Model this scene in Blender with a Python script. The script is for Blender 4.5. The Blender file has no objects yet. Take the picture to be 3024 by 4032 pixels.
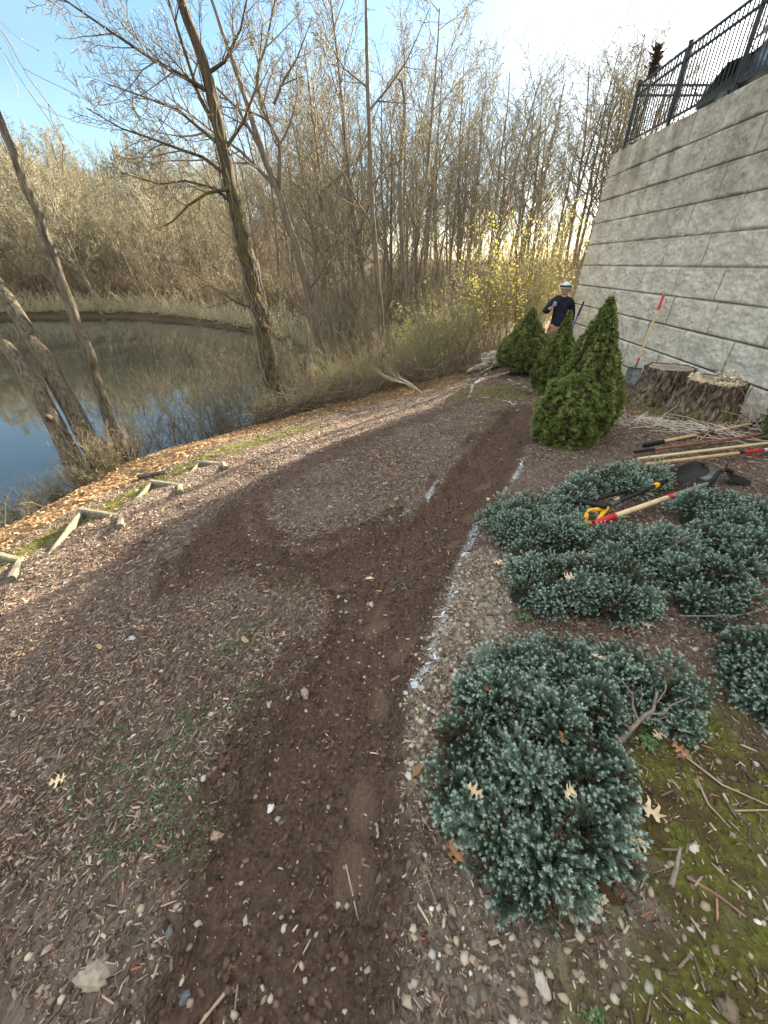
import bpy, bmesh, math, random
import numpy as np
from mathutils import Vector, Matrix
R = math.radians
S = bpy.context.scene
COL = S.collection
# ---------------------------------------------------------------- camera, sky, sun, exposure
cam_d = bpy.data.cameras.new('camera'); cam = bpy.data.objects.new('camera', cam_d); COL.objects.link(cam)
cam.location = (0, 0, 1.55); cam.rotation_euler = (R(90-32.2), 0, 0)
cam_d.sensor_fit = 'VERTICAL'; cam_d.sensor_height = 36; cam_d.lens = 36*1555/4032
cam_d.clip_start = .02; cam_d.clip_end = 3000
S.camera = cam
SUN_AZ, SUN_EL = R(38.5), R(19)
W = bpy.data.worlds.new('World'); S.world = W; W.use_nodes = True
wn = W.node_tree; wn.nodes.clear()
sky = wn.nodes.new('ShaderNodeTexSky'); sky.sky_type = 'NISHITA'; sky.sun_disc = False
sky.sun_elevation = SUN_EL; sky.sun_rotation = SUN_AZ; sky.altitude = 100; sky.dust_density = .6; sky.ozone_density = 2.6; sky.air_density = 1.0
bg = wn.nodes.new('ShaderNodeBackground'); bg.inputs[1].default_value = .13
out = wn.nodes.new('ShaderNodeOutputWorld')
tc = wn.nodes.new('ShaderNodeTexCoord'); mp = wn.nodes.new('ShaderNodeMapping'); mp.inputs['Scale'].default_value = (1.2, 1.2, 3.5)
cl = wn.nodes.new('ShaderNodeTexNoise'); cl.inputs['Scale'].default_value = 1.6; cl.inputs['Detail'].default_value = 5; cl.inputs['Roughness'].default_value = .5
cr = wn.nodes.new('ShaderNodeMapRange'); cr.inputs[1].default_value = .42; cr.inputs[2].default_value = .8; cr.inputs[3].default_value = 0; cr.inputs[4].default_value = .35
mx = wn.nodes.new('ShaderNodeMix'); mx.data_type = 'RGBA'; mx.inputs[7].default_value = (1.2, 1.35, 1.45, 1)
wn.links.new(tc.outputs['Generated'], mp.inputs[0]); wn.links.new(mp.outputs[0], cl.inputs['Vector']); wn.links.new(cl.outputs[0], cr.inputs[0])
wn.links.new(cr.outputs[0], mx.inputs[0]); hs = wn.nodes.new('ShaderNodeHueSaturation'); hs.inputs['Saturation'].default_value = 1.0; hs.inputs['Hue'].default_value = .488; hs.inputs['Value'].default_value = .275; wn.links.new(sky.outputs[0], hs.inputs['Color'])
# fill light added as unseen cloud overhead and behind, clear blue low in front
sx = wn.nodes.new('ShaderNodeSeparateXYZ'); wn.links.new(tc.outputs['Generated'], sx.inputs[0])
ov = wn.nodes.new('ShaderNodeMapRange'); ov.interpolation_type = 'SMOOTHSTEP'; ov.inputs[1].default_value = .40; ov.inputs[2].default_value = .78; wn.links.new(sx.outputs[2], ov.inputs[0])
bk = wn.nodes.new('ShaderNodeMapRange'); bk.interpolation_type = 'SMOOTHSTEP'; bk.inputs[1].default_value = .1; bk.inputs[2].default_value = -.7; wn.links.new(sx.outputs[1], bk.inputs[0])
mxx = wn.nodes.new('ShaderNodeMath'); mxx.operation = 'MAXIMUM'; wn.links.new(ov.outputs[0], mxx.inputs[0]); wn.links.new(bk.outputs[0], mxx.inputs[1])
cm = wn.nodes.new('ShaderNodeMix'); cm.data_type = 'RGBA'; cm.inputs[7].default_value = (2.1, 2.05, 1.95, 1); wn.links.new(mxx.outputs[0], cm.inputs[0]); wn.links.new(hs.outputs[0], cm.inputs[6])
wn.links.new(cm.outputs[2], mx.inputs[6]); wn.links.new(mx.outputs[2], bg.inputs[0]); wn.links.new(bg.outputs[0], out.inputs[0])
sd = bpy.data.lights.new('sun', 'SUN'); sd.energy = 5.0; sd.angle = R(.5); sd.color = (1, .85, .63)
sun = bpy.data.objects.new('sun', sd); COL.objects.link(sun)
_d = Vector((math.sin(SUN_AZ)*math.cos(SUN_EL), math.cos(SUN_AZ)*math.cos(SUN_EL), math.sin(SUN_EL)))
sun.rotation_euler = _d.to_track_quat('Z', 'Y').to_euler(); sun.location = (30, 40, 20)
S.view_settings.view_transform = 'Standard'; S.view_settings.look = 'None'; S.view_settings.gamma = 1
S.view_settings.exposure = 2.92
S.cycles.max_bounces = 5; S.cycles.diffuse_bounces = 3; S.cycles.glossy_bounces = 3; S.cycles.transmission_bounces = 2
rng = np.random.default_rng(7)
random.seed(7)

# ---------------------------------------------------------------- materials
class NT:
    def __init__(s, name):
        s.m = bpy.data.materials.new(name); s.m.use_nodes = True; s.t = s.m.node_tree; s.t.nodes.clear()
        s.out = s.t.nodes.new('ShaderNodeOutputMaterial'); s.b = s.t.nodes.new('ShaderNodeBsdfPrincipled')
        s.t.links.new(s.b.outputs[0], s.out.inputs[0]); s.b.inputs['Specular IOR Level'].default_value = .25
    def n(s, typ, **k):
        nd = s.t.nodes.new('ShaderNode'+typ)
        for a, v in k.items():
            if a.startswith('_'): setattr(nd, a[1:], v)
            else: s.put(nd, a, v)
        return nd
    def put(s, nd, key, v):
        if isinstance(key, str) and key[0] == 'i' and key[1:].isdigit(): key = int(key[1:])
        if isinstance(key, str): key = key.replace('_', ' ')
        sock = nd.inputs[key]
        if isinstance(v, bpy.types.NodeSocket): s.t.links.new(v, sock)
        else: sock.default_value = v
    def link(s, a, b): s.t.links.new(a, b)
    def coord(s, kind='Object', scale=(1,1,1)):
        c = s.n('TexCoord'); m = s.n('Mapping'); s.link(c.outputs[kind], m.inputs[0]); m.inputs['Scale'].default_value = scale; return m.outputs[0]
    def noise(s, v, sc, det=4, rough=.55, dist=0):
        n = s.n('TexNoise', Scale=sc, Detail=det, Roughness=rough, Distortion=dist); s.link(v, n.inputs['Vector']); return n.outputs[0]
    def ramp(s, f, stops, mode='LINEAR'):
        r = s.n('ValToRGB'); e = r.color_ramp.elements; r.color_ramp.interpolation = mode
        while len(e) < len(stops): e.new(.5)
        for i, (p, c) in enumerate(stops):
            e[i].position = p; e[i].color = (c[0], c[1], c[2], 1) if not isinstance(c, (int, float)) else (c, c, c, 1)
        s.link(f, r.inputs[0]); return r.outputs[0]
    def mix(s, f, a, b, mode='MIX'):
        m = s.n('Mix', _data_type='RGBA', _blend_type=mode)
        for i, v in ((0, f), (6, a), (7, b)):
            if isinstance(v, bpy.types.NodeSocket): s.link(v, m.inputs[i])
            else: m.inputs[i].default_value = v if i == 0 else (v[0], v[1], v[2], 1)
        return m.outputs[2]
    def math(s, op, a, b=0):
        m = s.n('Math', _operation=op)
        for i, v in ((0, a), (1, b)):
            if isinstance(v, bpy.types.NodeSocket): s.link(v, m.inputs[i])
            else: m.inputs[i].default_value = v
        return m.outputs[0]
    def attr(s, name): return s.n('Attribute', _attribute_name=name)
    def bump(s, h, st=.5, d=.02):
        b = s.n('Bump', Strength=st, Distance=d); s.link(h, b.inputs['Height']); s.link(b.outputs[0], s.b.inputs['Normal'])
    def col(s, c, rough=.8):
        s.put(s.b, 'Base Color', c if isinstance(c, bpy.types.NodeSocket) else (c[0], c[1], c[2], 1)); s.put(s.b, 'Roughness', rough); return s.m
def plain(name, c, rough=.6, metal=0, var=.25, sc=30):
    t = NT(name); v = t.coord(); n = t.noise(v, sc, 3)
    t.b.inputs['Metallic'].default_value = metal
    t.bump(n, .2, .002)
    return t.col(t.ramp(n, [(.3, [q*(1-var) for q in c]), (.7, [q*(1+var) for q in c])]), rough)
def bark(name, c1, c2, moss=None, sc=14, bd=.03):
    t = NT(name); v = t.coord('Object', (1, 1, .16)); n = t.noise(v, sc, 5, .65, .4)
    v2 = t.coord('Object'); n2 = t.noise(v2, 1.5, 3)
    c = t.ramp(n, [(.32, c1), (.5, [(a+b)/2 for a, b in zip(c1, c2)]), (.68, c2)])
    if moss: c = t.mix(t.ramp(n2, [(.5, 0), (.68, .75)]), c, moss)
    t.bump(n, .9, bd); return t.col(c, .9)
def rndmat(name, stops, rough=.85, trans=0, attr='rnd'):
    t = NT(name); a = t.attr(attr); c = t.ramp(a.outputs['Fac'], stops)
    if trans:
        tr = t.n('BsdfTranslucent'); t.link(c, tr.inputs[0]); m = t.n('MixShader'); m.inputs[0].default_value = trans
        t.link(t.b.outputs[0], m.inputs[1]); t.link(tr.outputs[0], m.inputs[2]); t.link(m.outputs[0], t.out.inputs[0])
    return t.col(c, rough)

# ---------------------------------------------------------------- mesh helpers
def mesh(name, chunks, mats, smooth=False):
    """chunks: list of (verts Nx3, faces MxK, material index, rnd per face or None)"""
    V = []; L = []; LS = []; MI = []; RN = []; off = 0; lo = 0
    for v, f, mi, rn in chunks:
        v = np.asarray(v, np.float32); f = np.asarray(f, np.int64)
        if len(f) == 0: continue
        V.append(v); L.append((f+off).ravel()); k = f.shape[1]
        LS.append(np.arange(len(f))*k+lo); lo += len(f)*k; MI.append(np.full(len(f), mi)); off += len(v)
        RN.append(np.full(len(f), .5) if rn is None else rn)
    me = bpy.data.meshes.new(name)
    V = np.concatenate(V); L = np.concatenate(L); LS = np.concatenate(LS); MI = np.concatenate(MI); RN = np.concatenate(RN)
    me.vertices.add(len(V)); me.vertices.foreach_set('co', V.ravel())
    me.loops.add(len(L)); me.loops.foreach_set('vertex_index', L.astype(np.int32))
    me.polygons.add(len(LS)); me.polygons.foreach_set('loop_start', LS.astype(np.int32))
    me.polygons.foreach_set('material_index', MI.astype(np.int32))
    if smooth: me.polygons.foreach_set('use_smooth', np.ones(len(LS), bool))
    for m in mats: me.materials.append(m)
    a = me.attributes.new('rnd', 'FLOAT', 'FACE'); a.data.foreach_set('value', RN.astype(np.float32))
    me.update(calc_edges=True); me.validate()
    return me
def link(name, me, parent=None, loc=None):
    o = bpy.data.objects.new(name, me); COL.objects.link(o)
    if parent: o.parent = parent
    if loc is not None: o.location = loc
    return o
def tag(o, label=None, cat=None, group=None, kind=None):
    if label: o['label'] = label
    if cat: o['category'] = cat
    if group: o['group'] = group
    if kind: o['kind'] = kind
    return o
def empty(name, loc, label, cat, group=None, rz=0, sc=1):
    o = bpy.data.objects.new(name, None); COL.objects.link(o); o.location = loc; o.rotation_euler = (0, 0, rz); o.scale = (sc, sc, sc)
    o.empty_display_size = .2; return tag(o, label, cat, group)
def dup(root, loc, rz=0, sc=(1,1,1), label=None, tilt=(0,0)):
    r = root.copy(); COL.objects.link(r); r.location = loc; r.rotation_euler = (tilt[0], tilt[1], rz); r.scale = sc
    if label: r['label'] = label
    for ch in KIDS.get(root.name, []):
        c = ch.copy(); COL.objects.link(c); c.parent = r
    return r
KIDS = {}
class Tubes:
    def __init__(s): s.g = {}
    def add(s, pts, rad, sides=5, rn=.5):
        s.g.setdefault(sides, []).append((pts, rad, rn))
    def chunks(s, mi=0):
        out = []
        for k, L in s.g.items():
            n = np.array([len(p) for p, r, q in L]); C = np.concatenate([np.asarray(p, float) for p, r, q in L]); Rr = np.concatenate([np.asarray(r, float)*np.ones(len(p)) for p, r, q in L])
            st = np.cumsum(n)-n; en = st+n-1
            prv = np.arange(len(C))-1; nxt = np.arange(len(C))+1; prv[st] = st; nxt[en] = en
            T = C[nxt]-C[prv]; T /= np.linalg.norm(T, axis=1)[:, None]+1e-9
            pol = np.repeat(np.arange(len(L)), n)
            T0 = np.abs(T[st]); ax = np.zeros((len(L), 3)); ax[np.arange(len(L)), np.argmin(T0, 1)] = 1; A = ax[pol]
            U = np.cross(T, A); U /= np.linalg.norm(U, axis=1)[:, None]+1e-9; Vv = np.cross(T, U)
            an = np.arange(k)*2*math.pi/k
            P = C[:, None]+Rr[:, None, None]*(U[:, None]*np.cos(an)[None, :, None]+Vv[:, None]*np.sin(an)[None, :, None])
            i = np.setdiff1d(np.arange(len(C)), en)
            a = np.arange(k); b = (a+1) % k
            F = np.stack([i[:, None]*k+a, i[:, None]*k+b, (i[:, None]+1)*k+b, (i[:, None]+1)*k+a], -1).reshape(-1, 4)
            rn = np.repeat(np.array([q for p, r, q in L])[pol[i]], k)
            out.append((P.reshape(-1, 3), F, mi, rn))
            if k > 4:   # caps
                cf = np.concatenate([(en[:, None]*k+a), (st[:, None]*k+a[::-1])])
                out.append((P.reshape(-1, 3), cf, mi, None))
        return out
def rotmats(n, g=rng, tilt=math.pi):
    """random rotations: yaw uniform, tilt up to given"""
    y = g.uniform(0, 2*math.pi, n); t = g.normal(0, 1, n)*tilt; q = g.uniform(0, 2*math.pi, n)
    cy, sy = np.cos(y), np.sin(y); ct, st = np.cos(t), np.sin(t); cq, sq = np.cos(q), np.sin(q)
    Z = np.zeros(n); O = np.ones(n)
    Ry = np.stack([cy, -sy, Z, sy, cy, Z, Z, Z, O], -1).reshape(n, 3, 3)
    Rq = np.stack([cq, -sq, Z, sq, cq, Z, Z, Z, O], -1).reshape(n, 3, 3)
    Rx = np.stack([O, Z, Z, Z, ct, -st, Z, st, ct], -1).reshape(n, 3, 3)
    return Ry@Rx@(Rq if tilt > 1 else np.eye(3)[None])
def frames(D, g=rng):
    """rotation matrices whose third column is D"""
    D = D/np.linalg.norm(D, axis=1)[:, None]; A = g.normal(size=D.shape); U = np.cross(D, A); U /= np.linalg.norm(U, axis=1)[:, None]
    V = np.cross(D, U); return np.stack([U, V, D], -1)
def scatter(tv, tf, pos, M, sc, mi=0, rn=None):
    n = len(pos); k = len(tv); sc = np.asarray(sc, float)
    if sc.ndim == 1: sc = sc[:, None]*np.ones(3)
    P = (tv[None]*sc[:, None, :])@np.transpose(M, (0, 2, 1))+pos[:, None]
    F = (tf[None]+np.arange(n)[:, None, None]*k).reshape(-1, tf.shape[1])
    return (P.reshape(-1, 3), F, mi, None if rn is None else np.repeat(rn, len(tf)))
QUAD = np.array([[-.5,0,0],[0,-.28,.0],[.5,0,0],[0,.28,.0]]); QF = np.array([[0,1,2,3]])
def leaves_chunk(pos, size, mi=0, g=rng, tmpl=QUAD, tf=QF):
    pos = np.asarray(pos, float); n = len(pos)
    return scatter(tmpl, tf, pos, rotmats(n, g), size*g.uniform(.6, 1.4, n), mi, g.random(n))
def box_bm(bm, c, d, rot=None):
    m = Matrix.Translation(c) @ (rot.to_matrix().to_4x4() if rot else Matrix()) @ Matrix.Diagonal((d[0], d[1], d[2], 1))
    return bmesh.ops.create_cube(bm, size=1, matrix=m)['verts']
def bm_obj(name, bm, mt, parent=None, bevel=0, smooth=False, seg=2):
    if bevel: bmesh.ops.bevel(bm, geom=bm.edges[:], offset=bevel, segments=seg, affect='EDGES', clamp_overlap=True)
    me = bpy.data.meshes.new(name); bm.to_mesh(me); bm.free()
    for m in (mt if isinstance(mt, list) else [mt]): me.materials.append(m)
    if smooth: me.polygons.foreach_set('use_smooth', np.ones(len(me.polygons), bool))
    return link(name, me, parent)
def tube_obj(name, pts, rad, mt, parent=None, sides=12):
    t = Tubes(); t.add([tuple(p) for p in pts], rad if not isinstance(rad, (int, float)) else [rad]*len(pts), sides)
    return link(name, mesh(name, t.chunks(), [mt], True), parent)
# ---- noise
def _hash(ix, iy, s):
    h = (ix.astype(np.int64)*374761393 + iy.astype(np.int64)*668265263 + s*1274126177) & 0xffffffff
    h = ((h ^ (h >> 13))*1274126177) & 0xffffffff
    h = (h ^ (h >> 16)) & 0xffffffff
    return h/4294967295.0
def vnoise(x, y, s=0):
    ix = np.floor(x); iy = np.floor(y); fx = x-ix; fy = y-iy
    fx = fx*fx*(3-2*fx); fy = fy*fy*(3-2*fy)
    a = _hash(ix,iy,s); b = _hash(ix+1,iy,s); c = _hash(ix,iy+1,s); d = _hash(ix+1,iy+1,s)
    return (a+(b-a)*fx)*(1-fy)+(c+(d-c)*fx)*fy
def fbm(x, y, o=4, s=0):
    t = 0; a = .5
    for i in range(o):
        t = t+a*(vnoise(x,y,s+i)-.5); x = x*2.03+7.1; y = y*2.03+3.7; a *= .55
    return t
def sst(a, b, x):
    t = np.clip((x-a)/(b-a),0,1); return t*t*(3-2*t)
def polydist(x, y, P, closed=True):
    """distance to polyline; sign negative inside when closed"""
    d = np.full(np.shape(x), 1e9); ins = np.zeros(np.shape(x), bool); n = len(P)
    for i in range(n if closed else n-1):
        ax, ay = P[i]; bx, by = P[(i+1)%n]
        ex, ey = bx-ax, by-ay; L = ex*ex+ey*ey+1e-12
        t = np.clip(((x-ax)*ex+(y-ay)*ey)/L,0,1)
        d = np.minimum(d, np.hypot(x-ax-t*ex, y-ay-t*ey))
        if closed:
            c = ((ay > y) != (by > y)) & (x < (bx-ax)*(y-ay)/((by-ay) if by != ay else 1e-12)+ax)
            ins ^= c
    return np.where(ins, -d, d) if closed else d
POND = [(-7.2,-9),(-6.7,-2),(-6.3,2),(-6.0,4.3),(-5.75,5.3),(-5.7,6.4),(-5.3,7.3),(-4.25,8.3),(-3.5,9.6),(-3.1,12),(-2.9,15.3),(-2.9,19),(-4.6,23),(-7.9,26.4),(-13.5,31),(-20,34.6),(-29,34.2),(-45,31),(-70,20),(-80,-20),(-60,-60),(-10,-60)]
WATER = -2.05
def zbase(x, y):
    x = np.asarray(x,float); y = np.asarray(y,float)
    d = polydist(x, y, POND)
    d = d + .5*fbm(x*.5,y*.5,2,91)
    P = np.interp(y, [-3,0,2,5,7.5,10,14], [2.1,2.05,2.0,1.86,1.62,1.48,1.45])
    g = np.interp(d, [-30,-3,-.3,0,.35,1.4,2.4,3.3,4.3,5.2,6.3,8,30], [-.8,-.5,-.12,0,.16,.42,.6,.72,.79,.86,.95,.995,1.03])
    h = 5.0*sst(4,50,d)*sst(22,33,np.hypot(x*.75-(-0),y*.9)+0*x)
    lf = sst(.12,-.25,x/np.maximum(np.abs(y),1.)); h = h*(.4+.6*lf) + 6.0*sst(55,125,np.hypot(x,y))*(y>0)*(.15+.85*lf)
    return WATER + P*g + h*np.where(d>0,1,0)
# ---------------------------------------------------------------- masks of the ground, micro relief
TRENCH = [(0.03,-.8),(0.03,.16),(0.07,.42),(.08,.7),(.1,1.06),(.28,1.52),(.45,1.95),(.7,2.45),(1.14,3.22),(1.6,4.16),(2.11,5.49),(2.45,6.3),(2.1,6.4),(1.37,4.89),(.88,3.99),(.53,3.18),(.31,2.76),(-.02,2.48),(-.36,2.32),(-.63,2.31),(-1.05,2.6),(-1.42,3.38),(-1.55,3.3),(-1.66,2.49),(-1.5,2.1),(-.95,2.23),(-.72,2.12),(-.47,1.96),(-.28,1.71),(-.39,1.39),(-.51,.99),(-.6,.65),(-.64,.38),(-.65,.17),(-.65,-.8)]
STRIP = [(-1.5,2.9),(-1.15,3.8),(-.6,4.5),(.1,5.4),(.9,6.3),(1.7,7.3)]
PAINTS = [[(0.15,1.14),(.23,1.24),(.3,1.46),(.41,1.76),(.49,1.99),(.62,2.29),(.76,2.64)],[(-.26,2.52),(.1,2.59),(.29,2.83),(.54,3.31)],
          [(1.8,7.41),(2.03,7.05),(2.14,6.24)],[(2.7,8.8),(2.79,8.06),(2.83,7.14)],[(1.66,7.66),(1.9,8.62),(2.65,10.25)],[(.98,2.9),(1.25,3.35),(1.6,4.05)]]
FEET = [(-.19,1.72,.10,.04,.2),(-.03,1.68,.09,.045,1.2),(-.05,1.55,.10,.05,.4),(.09,1.35,.10,.045,.9),(.13,1.44,.07,.04,.3),(-.03,1.08,.05,.09,.1),(-.09,.68,.06,.11,.1),(.75,2.75,.12,.05,.4),(.55,2.35,.12,.05,.6),(.95,3.3,.11,.05,.5),(-.1,.45,.07,.10,.2),(-.35,1.95,.11,.05,.1)]
def ss(a, b, x): return sst(a, b, x)
def masks(x, y):
    n1 = fbm(x*3, y*3, 4, 11); n2 = fbm(x*9, y*9, 3, 23); n3 = fbm(x*.9, y*.9, 3, 37)
    dT = polydist(x, y, TRENCH)+.14*n1+.05*n2
    soil = ss(.05, -.03, dT)
    dS = polydist(x, y, STRIP, False)+.25*n1
    soil = np.maximum(soil, .75*ss(.28, .1, dS))
    pile = np.exp(-((dT-.1)/.11)**2)*(.12+.88*(x < np.interp(y, [0,1,2,3,4.5,6], [-.25,-.2,.05,.7,1.4,2.1])))*(.45+1.6*n1.clip(-.25, .3))*ss(8, 5, y)
    soil = np.maximum(soil, ss(.25, .6, pile+.1*n2))
    pd = np.full(x.shape, 9.)
    for i, P in enumerate(PAINTS): pd = np.minimum(pd, polydist(x, y, P, False)+(.01 if i in (1, 5) else 0)+.05*n1)
    paint = ss(.044, .008, pd)*ss(-.14, .05, n2+.25*n1)
    moss = ss(.0, .45, (x*.72-y*.30)-.08+.8*n1)*ss(1.5, .8, np.hypot(x-1.2, (y-.2)*1.3))*ss(.3, .55, x)*ss(-.30, -.02, n1+.3*n2)
    # mossy strip below the concrete kerb, mossy lawn between the paint marks, by the spruces and stumps
    dk = polydist(x, y, [(-4.1,1.6),(-3.5,2.9),(-3.15,3.75),(-2.75,4.6),(-2.3,5.2),(-1.2,6.3)], False)
    m2 = ss(.42, .1, dk+.3*n1)
    m3 = ss(1.15, .3, np.hypot((x-2.2)*.9, (y-7.5)*.75)+.6*n1)*.8
    m4 = ss(.9, .35, np.hypot((x-3.9), (y-6.3)*.75)+.8*n1)
    m5 = ss(.5, .1, np.hypot((x-1.9)/1.0, (y-5.0)/1.6)-.3+.6*n1)*.35*(x < 2)
    moss = np.maximum.reduce([moss, m2, m3, m4, m5])*(1-soil*.9)
    litter = ss(.1, .5, polydist(x, y, [(-4.6,-3),(-4.3,1.6),(-3.7,2.9),(-3.4,3.8),(-2.95,4.7),(-2.4,5.4),(-1.3,6.6),(-.2,7.5),(1.6,8.6),(2.6,10.4),(4,13.5),(60,14),(60,300),(-300,300),(-300,-60),(-4.6,-60)])*-1+.5*n1)
    gravel = ss(.26, .1, polydist(x, y, [(.2,.75),(.26,1.1),(.52,1.75),(.66,2.0)], False)+.25*n1)
    gravel = np.maximum(gravel, .5*ss(.75, .25, y+.5*n1)*ss(-.1, .15, x+.3*n1))
    gravel = np.maximum(gravel, .35*ss(.55, .2, y+.4*n1)*ss(-1.4, -.5, x)*ss(.2, -.05, x))
    dry = x*0
    for fx, fy, ra, rb_, an in FEET:
        u_ = (x-fx)*math.cos(an)+(y-fy)*math.sin(an); v_ = -(x-fx)*math.sin(an)+(y-fy)*math.cos(an); dry = np.maximum(dry, ss(1.25, .7, np.hypot(u_/ra, v_/rb_)+.9*n2))
    shav = ss(.75, .2, np.hypot((x-3.9)/1.15, (y-4.95)/.6)+.9*n1)
    return dict(soil=soil, paint=paint*(1-litter), moss=moss, litter=litter, gravel=gravel*(1-.7*soil), shav=shav, dry=dry, dT=dT, n1=n1, n2=n2, n3=n3, pile=pile)
def zfull(x, y, M=None):
    M = M or masks(x, y)
    z = zbase(x, y)
    z = z-.075*ss(.05, -.12, M['dT'])*ss(9, 5.5, y)+.05*M['pile'].clip(0, 1.2)
    near = ss(9, 4, np.hypot(x, y))
    r = np.abs(fbm(x*22, y*22, 3, 51)); r2 = fbm(x*60, y*60, 2, 61)
    z = z-.012*M['dry']
    z = z+near*(1-.75*M['dry'])*(M['soil']*(.11*r+.03*r2+.05*M['n2'])+(1-M['soil'])*(.026*r+.008*r2+.02*M['n2']))+.05*M['n1']*ss(1.5, 3, np.hypot(x, y))
    z = z+.012*M['paint']*0+M['litter']*.10*fbm(x*2, y*2, 3, 77)
    return z
def zg(x, y): return float(zfull(np.array([float(x)]), np.array([float(y)]))[0])

def axis(lo, hi, c, d0, g, far, gf):
    def side(ext):
        o = [0.]; d = d0
        while o[-1] < ext:
            o.append(o[-1]+d); d = d0+g*o[-1] if o[-1] < far else d*gf
        return np.array(o)
    a = side(hi-c); b = side(c-lo); return np.concatenate([c-b[::-1], c+a[1:]])
gx = axis(-320, 320, .3, .011, .0045, 8, 1.12); gy = axis(-60, 420, .6, .011, .0045, 9, 1.12)
X, Y = np.meshgrid(gx, gy); sh = X.shape; X = X.ravel(); Y = Y.ravel()
MK = masks(X, Y); Z = zfull(X, Y, MK)
nx, ny = sh[1], sh[0]
I = np.arange(nx*ny).reshape(ny, nx)
F = np.stack([I[:-1, :-1], I[:-1, 1:], I[1:, 1:], I[1:, :-1]], -1).reshape(-1, 4)

def ground_material():
    t = NT('ground_mat'); v = t.coord('Object')
    a1 = t.attr('m1'); a2 = t.attr('m2')
    s1 = t.n('SeparateColor'); t.link(a1.outputs['Color'], s1.inputs[0]); s2 = t.n('SeparateColor'); t.link(a2.outputs['Color'], s2.inputs[0])
    f1 = t.noise(v, 55, 5, .7); f2 = t.noise(v, 9, 4, .6); f3 = t.noise(v, 1.3, 3, .5)
    vo = t.n('TexVoronoi', Scale=75.); t.link(t.coord('Object', (1, .45, 1)), vo.inputs['Vector'])
    chip = t.ramp(vo.outputs['Color'], [(0, (.03,.02,.014)), (.3, (.07,.048,.036)), (.55, (.13,.095,.074)), (.8, (.23,.185,.145)), (1, (.42,.36,.29))])
    mulch = t.mix(t.ramp(f2, [(.3, 0.), (.7, .55)]), chip, (.10,.062,.05))
    mulch = t.mix(t.ramp(f3, [(.35, 0.), (.65, .4)]), mulch, (.21,.175,.15))
    soil = t.ramp(f1, [(.25, (.042,.027,.02)), (.5, (.10,.066,.05)), (.8, (.19,.135,.105))])
    soil = t.mix(t.ramp(f3, [(.5, 0.), (.7, .35)]), soil, (.14,.095,.07)); a3 = t.attr('m3'); s3 = t.n('SeparateColor'); t.link(a3.outputs['Color'], s3.inputs[0]); soil = t.mix(t.math('MULTIPLY', s3.outputs[1], .5), soil, (.17,.12,.09))
    moss = t.ramp(f1, [(.25, (.04,.042,.008)), (.5, (.12,.13,.025)), (.75, (.22,.23,.05))])
    moss = t.mix(t.ramp(f2, [(.42, 0.), (.6, .8)]), moss, (.085,.056,.03))
    vo2 = t.n('TexVoronoi', Scale=22.); t.link(v, vo2.inputs['Vector'])
    lit = t.ramp(vo2.outputs['Color'], [(0, (.05,.03,.015)), (.4, (.14,.082,.042)), (.75, (.25,.155,.08)), (1, (.33,.24,.14))])
    lit = t.mix(t.ramp(f3, [(.45, 0.), (.62, .7)]), lit, (.10,.105,.035))
    vo3 = t.n('TexVoronoi', Scale=48.); t.link(v, vo3.inputs['Vector'])
    gr = t.ramp(vo3.outputs['Color'], [(0, (.10,.08,.06)), (.5, (.22,.19,.15)), (1, (.42,.38,.31))])
    c = t.mix(s2.outputs[1], mulch, gr)
    lit = t.mix(t.math('MULTIPLY', s3.outputs[0], .85), lit, (.05,.043,.026))  # far litter darkened: undergrowth brown with the wood's shade painted in
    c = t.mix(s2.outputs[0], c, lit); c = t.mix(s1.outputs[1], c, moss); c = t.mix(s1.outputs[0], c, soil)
    c = t.mix(t.math('MULTIPLY', s2.outputs[2], .6), c, (.45,.42,.36)); 
    pn = t.ramp(f1, [(.45, .05), (.56, .9)])
    c = t.mix(t.math('MULTIPLY', s1.outputs[2], pn), c, (.50,.58,.63))
    h = t.math('ADD', t.math('MULTIPLY', f1, .6), t.math('MULTIPLY', vo.outputs['Distance'], .5))
    t.bump(h, 1., .035); return t.col(c, .95)
GM = ground_material()
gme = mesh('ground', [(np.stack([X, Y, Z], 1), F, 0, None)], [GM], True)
def colattr(me, name, r, g, b):
    a = me.attributes.new(name, 'FLOAT_COLOR', 'POINT'); a.data.foreach_set('color', np.stack([r, g, b, np.ones_like(r)], 1).astype(np.float32).ravel())
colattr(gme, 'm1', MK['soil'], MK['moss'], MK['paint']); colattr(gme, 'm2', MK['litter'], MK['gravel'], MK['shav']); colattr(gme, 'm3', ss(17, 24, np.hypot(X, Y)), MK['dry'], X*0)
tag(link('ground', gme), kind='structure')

# pond water
t = NT('water_mat'); v = t.coord('Object'); n = t.noise(t.coord('Object', (1, .6, 1)), 2.2, 3, .5)
t.b.inputs['IOR'].default_value = 2.1; t.b.inputs['Specular IOR Level'].default_value = .6
t.bump(n, .07, .03); water_m = t.col((.03,.036,.03), .03)
wp = np.array([[-90,-70,WATER],[0,-70,WATER],[0,45,WATER],[-90,45,WATER]], float)
tag(link('pond_water', mesh('pond_water', [(wp, [[0,1,2,3]], 0, None)], [water_m])), kind='structure')

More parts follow.
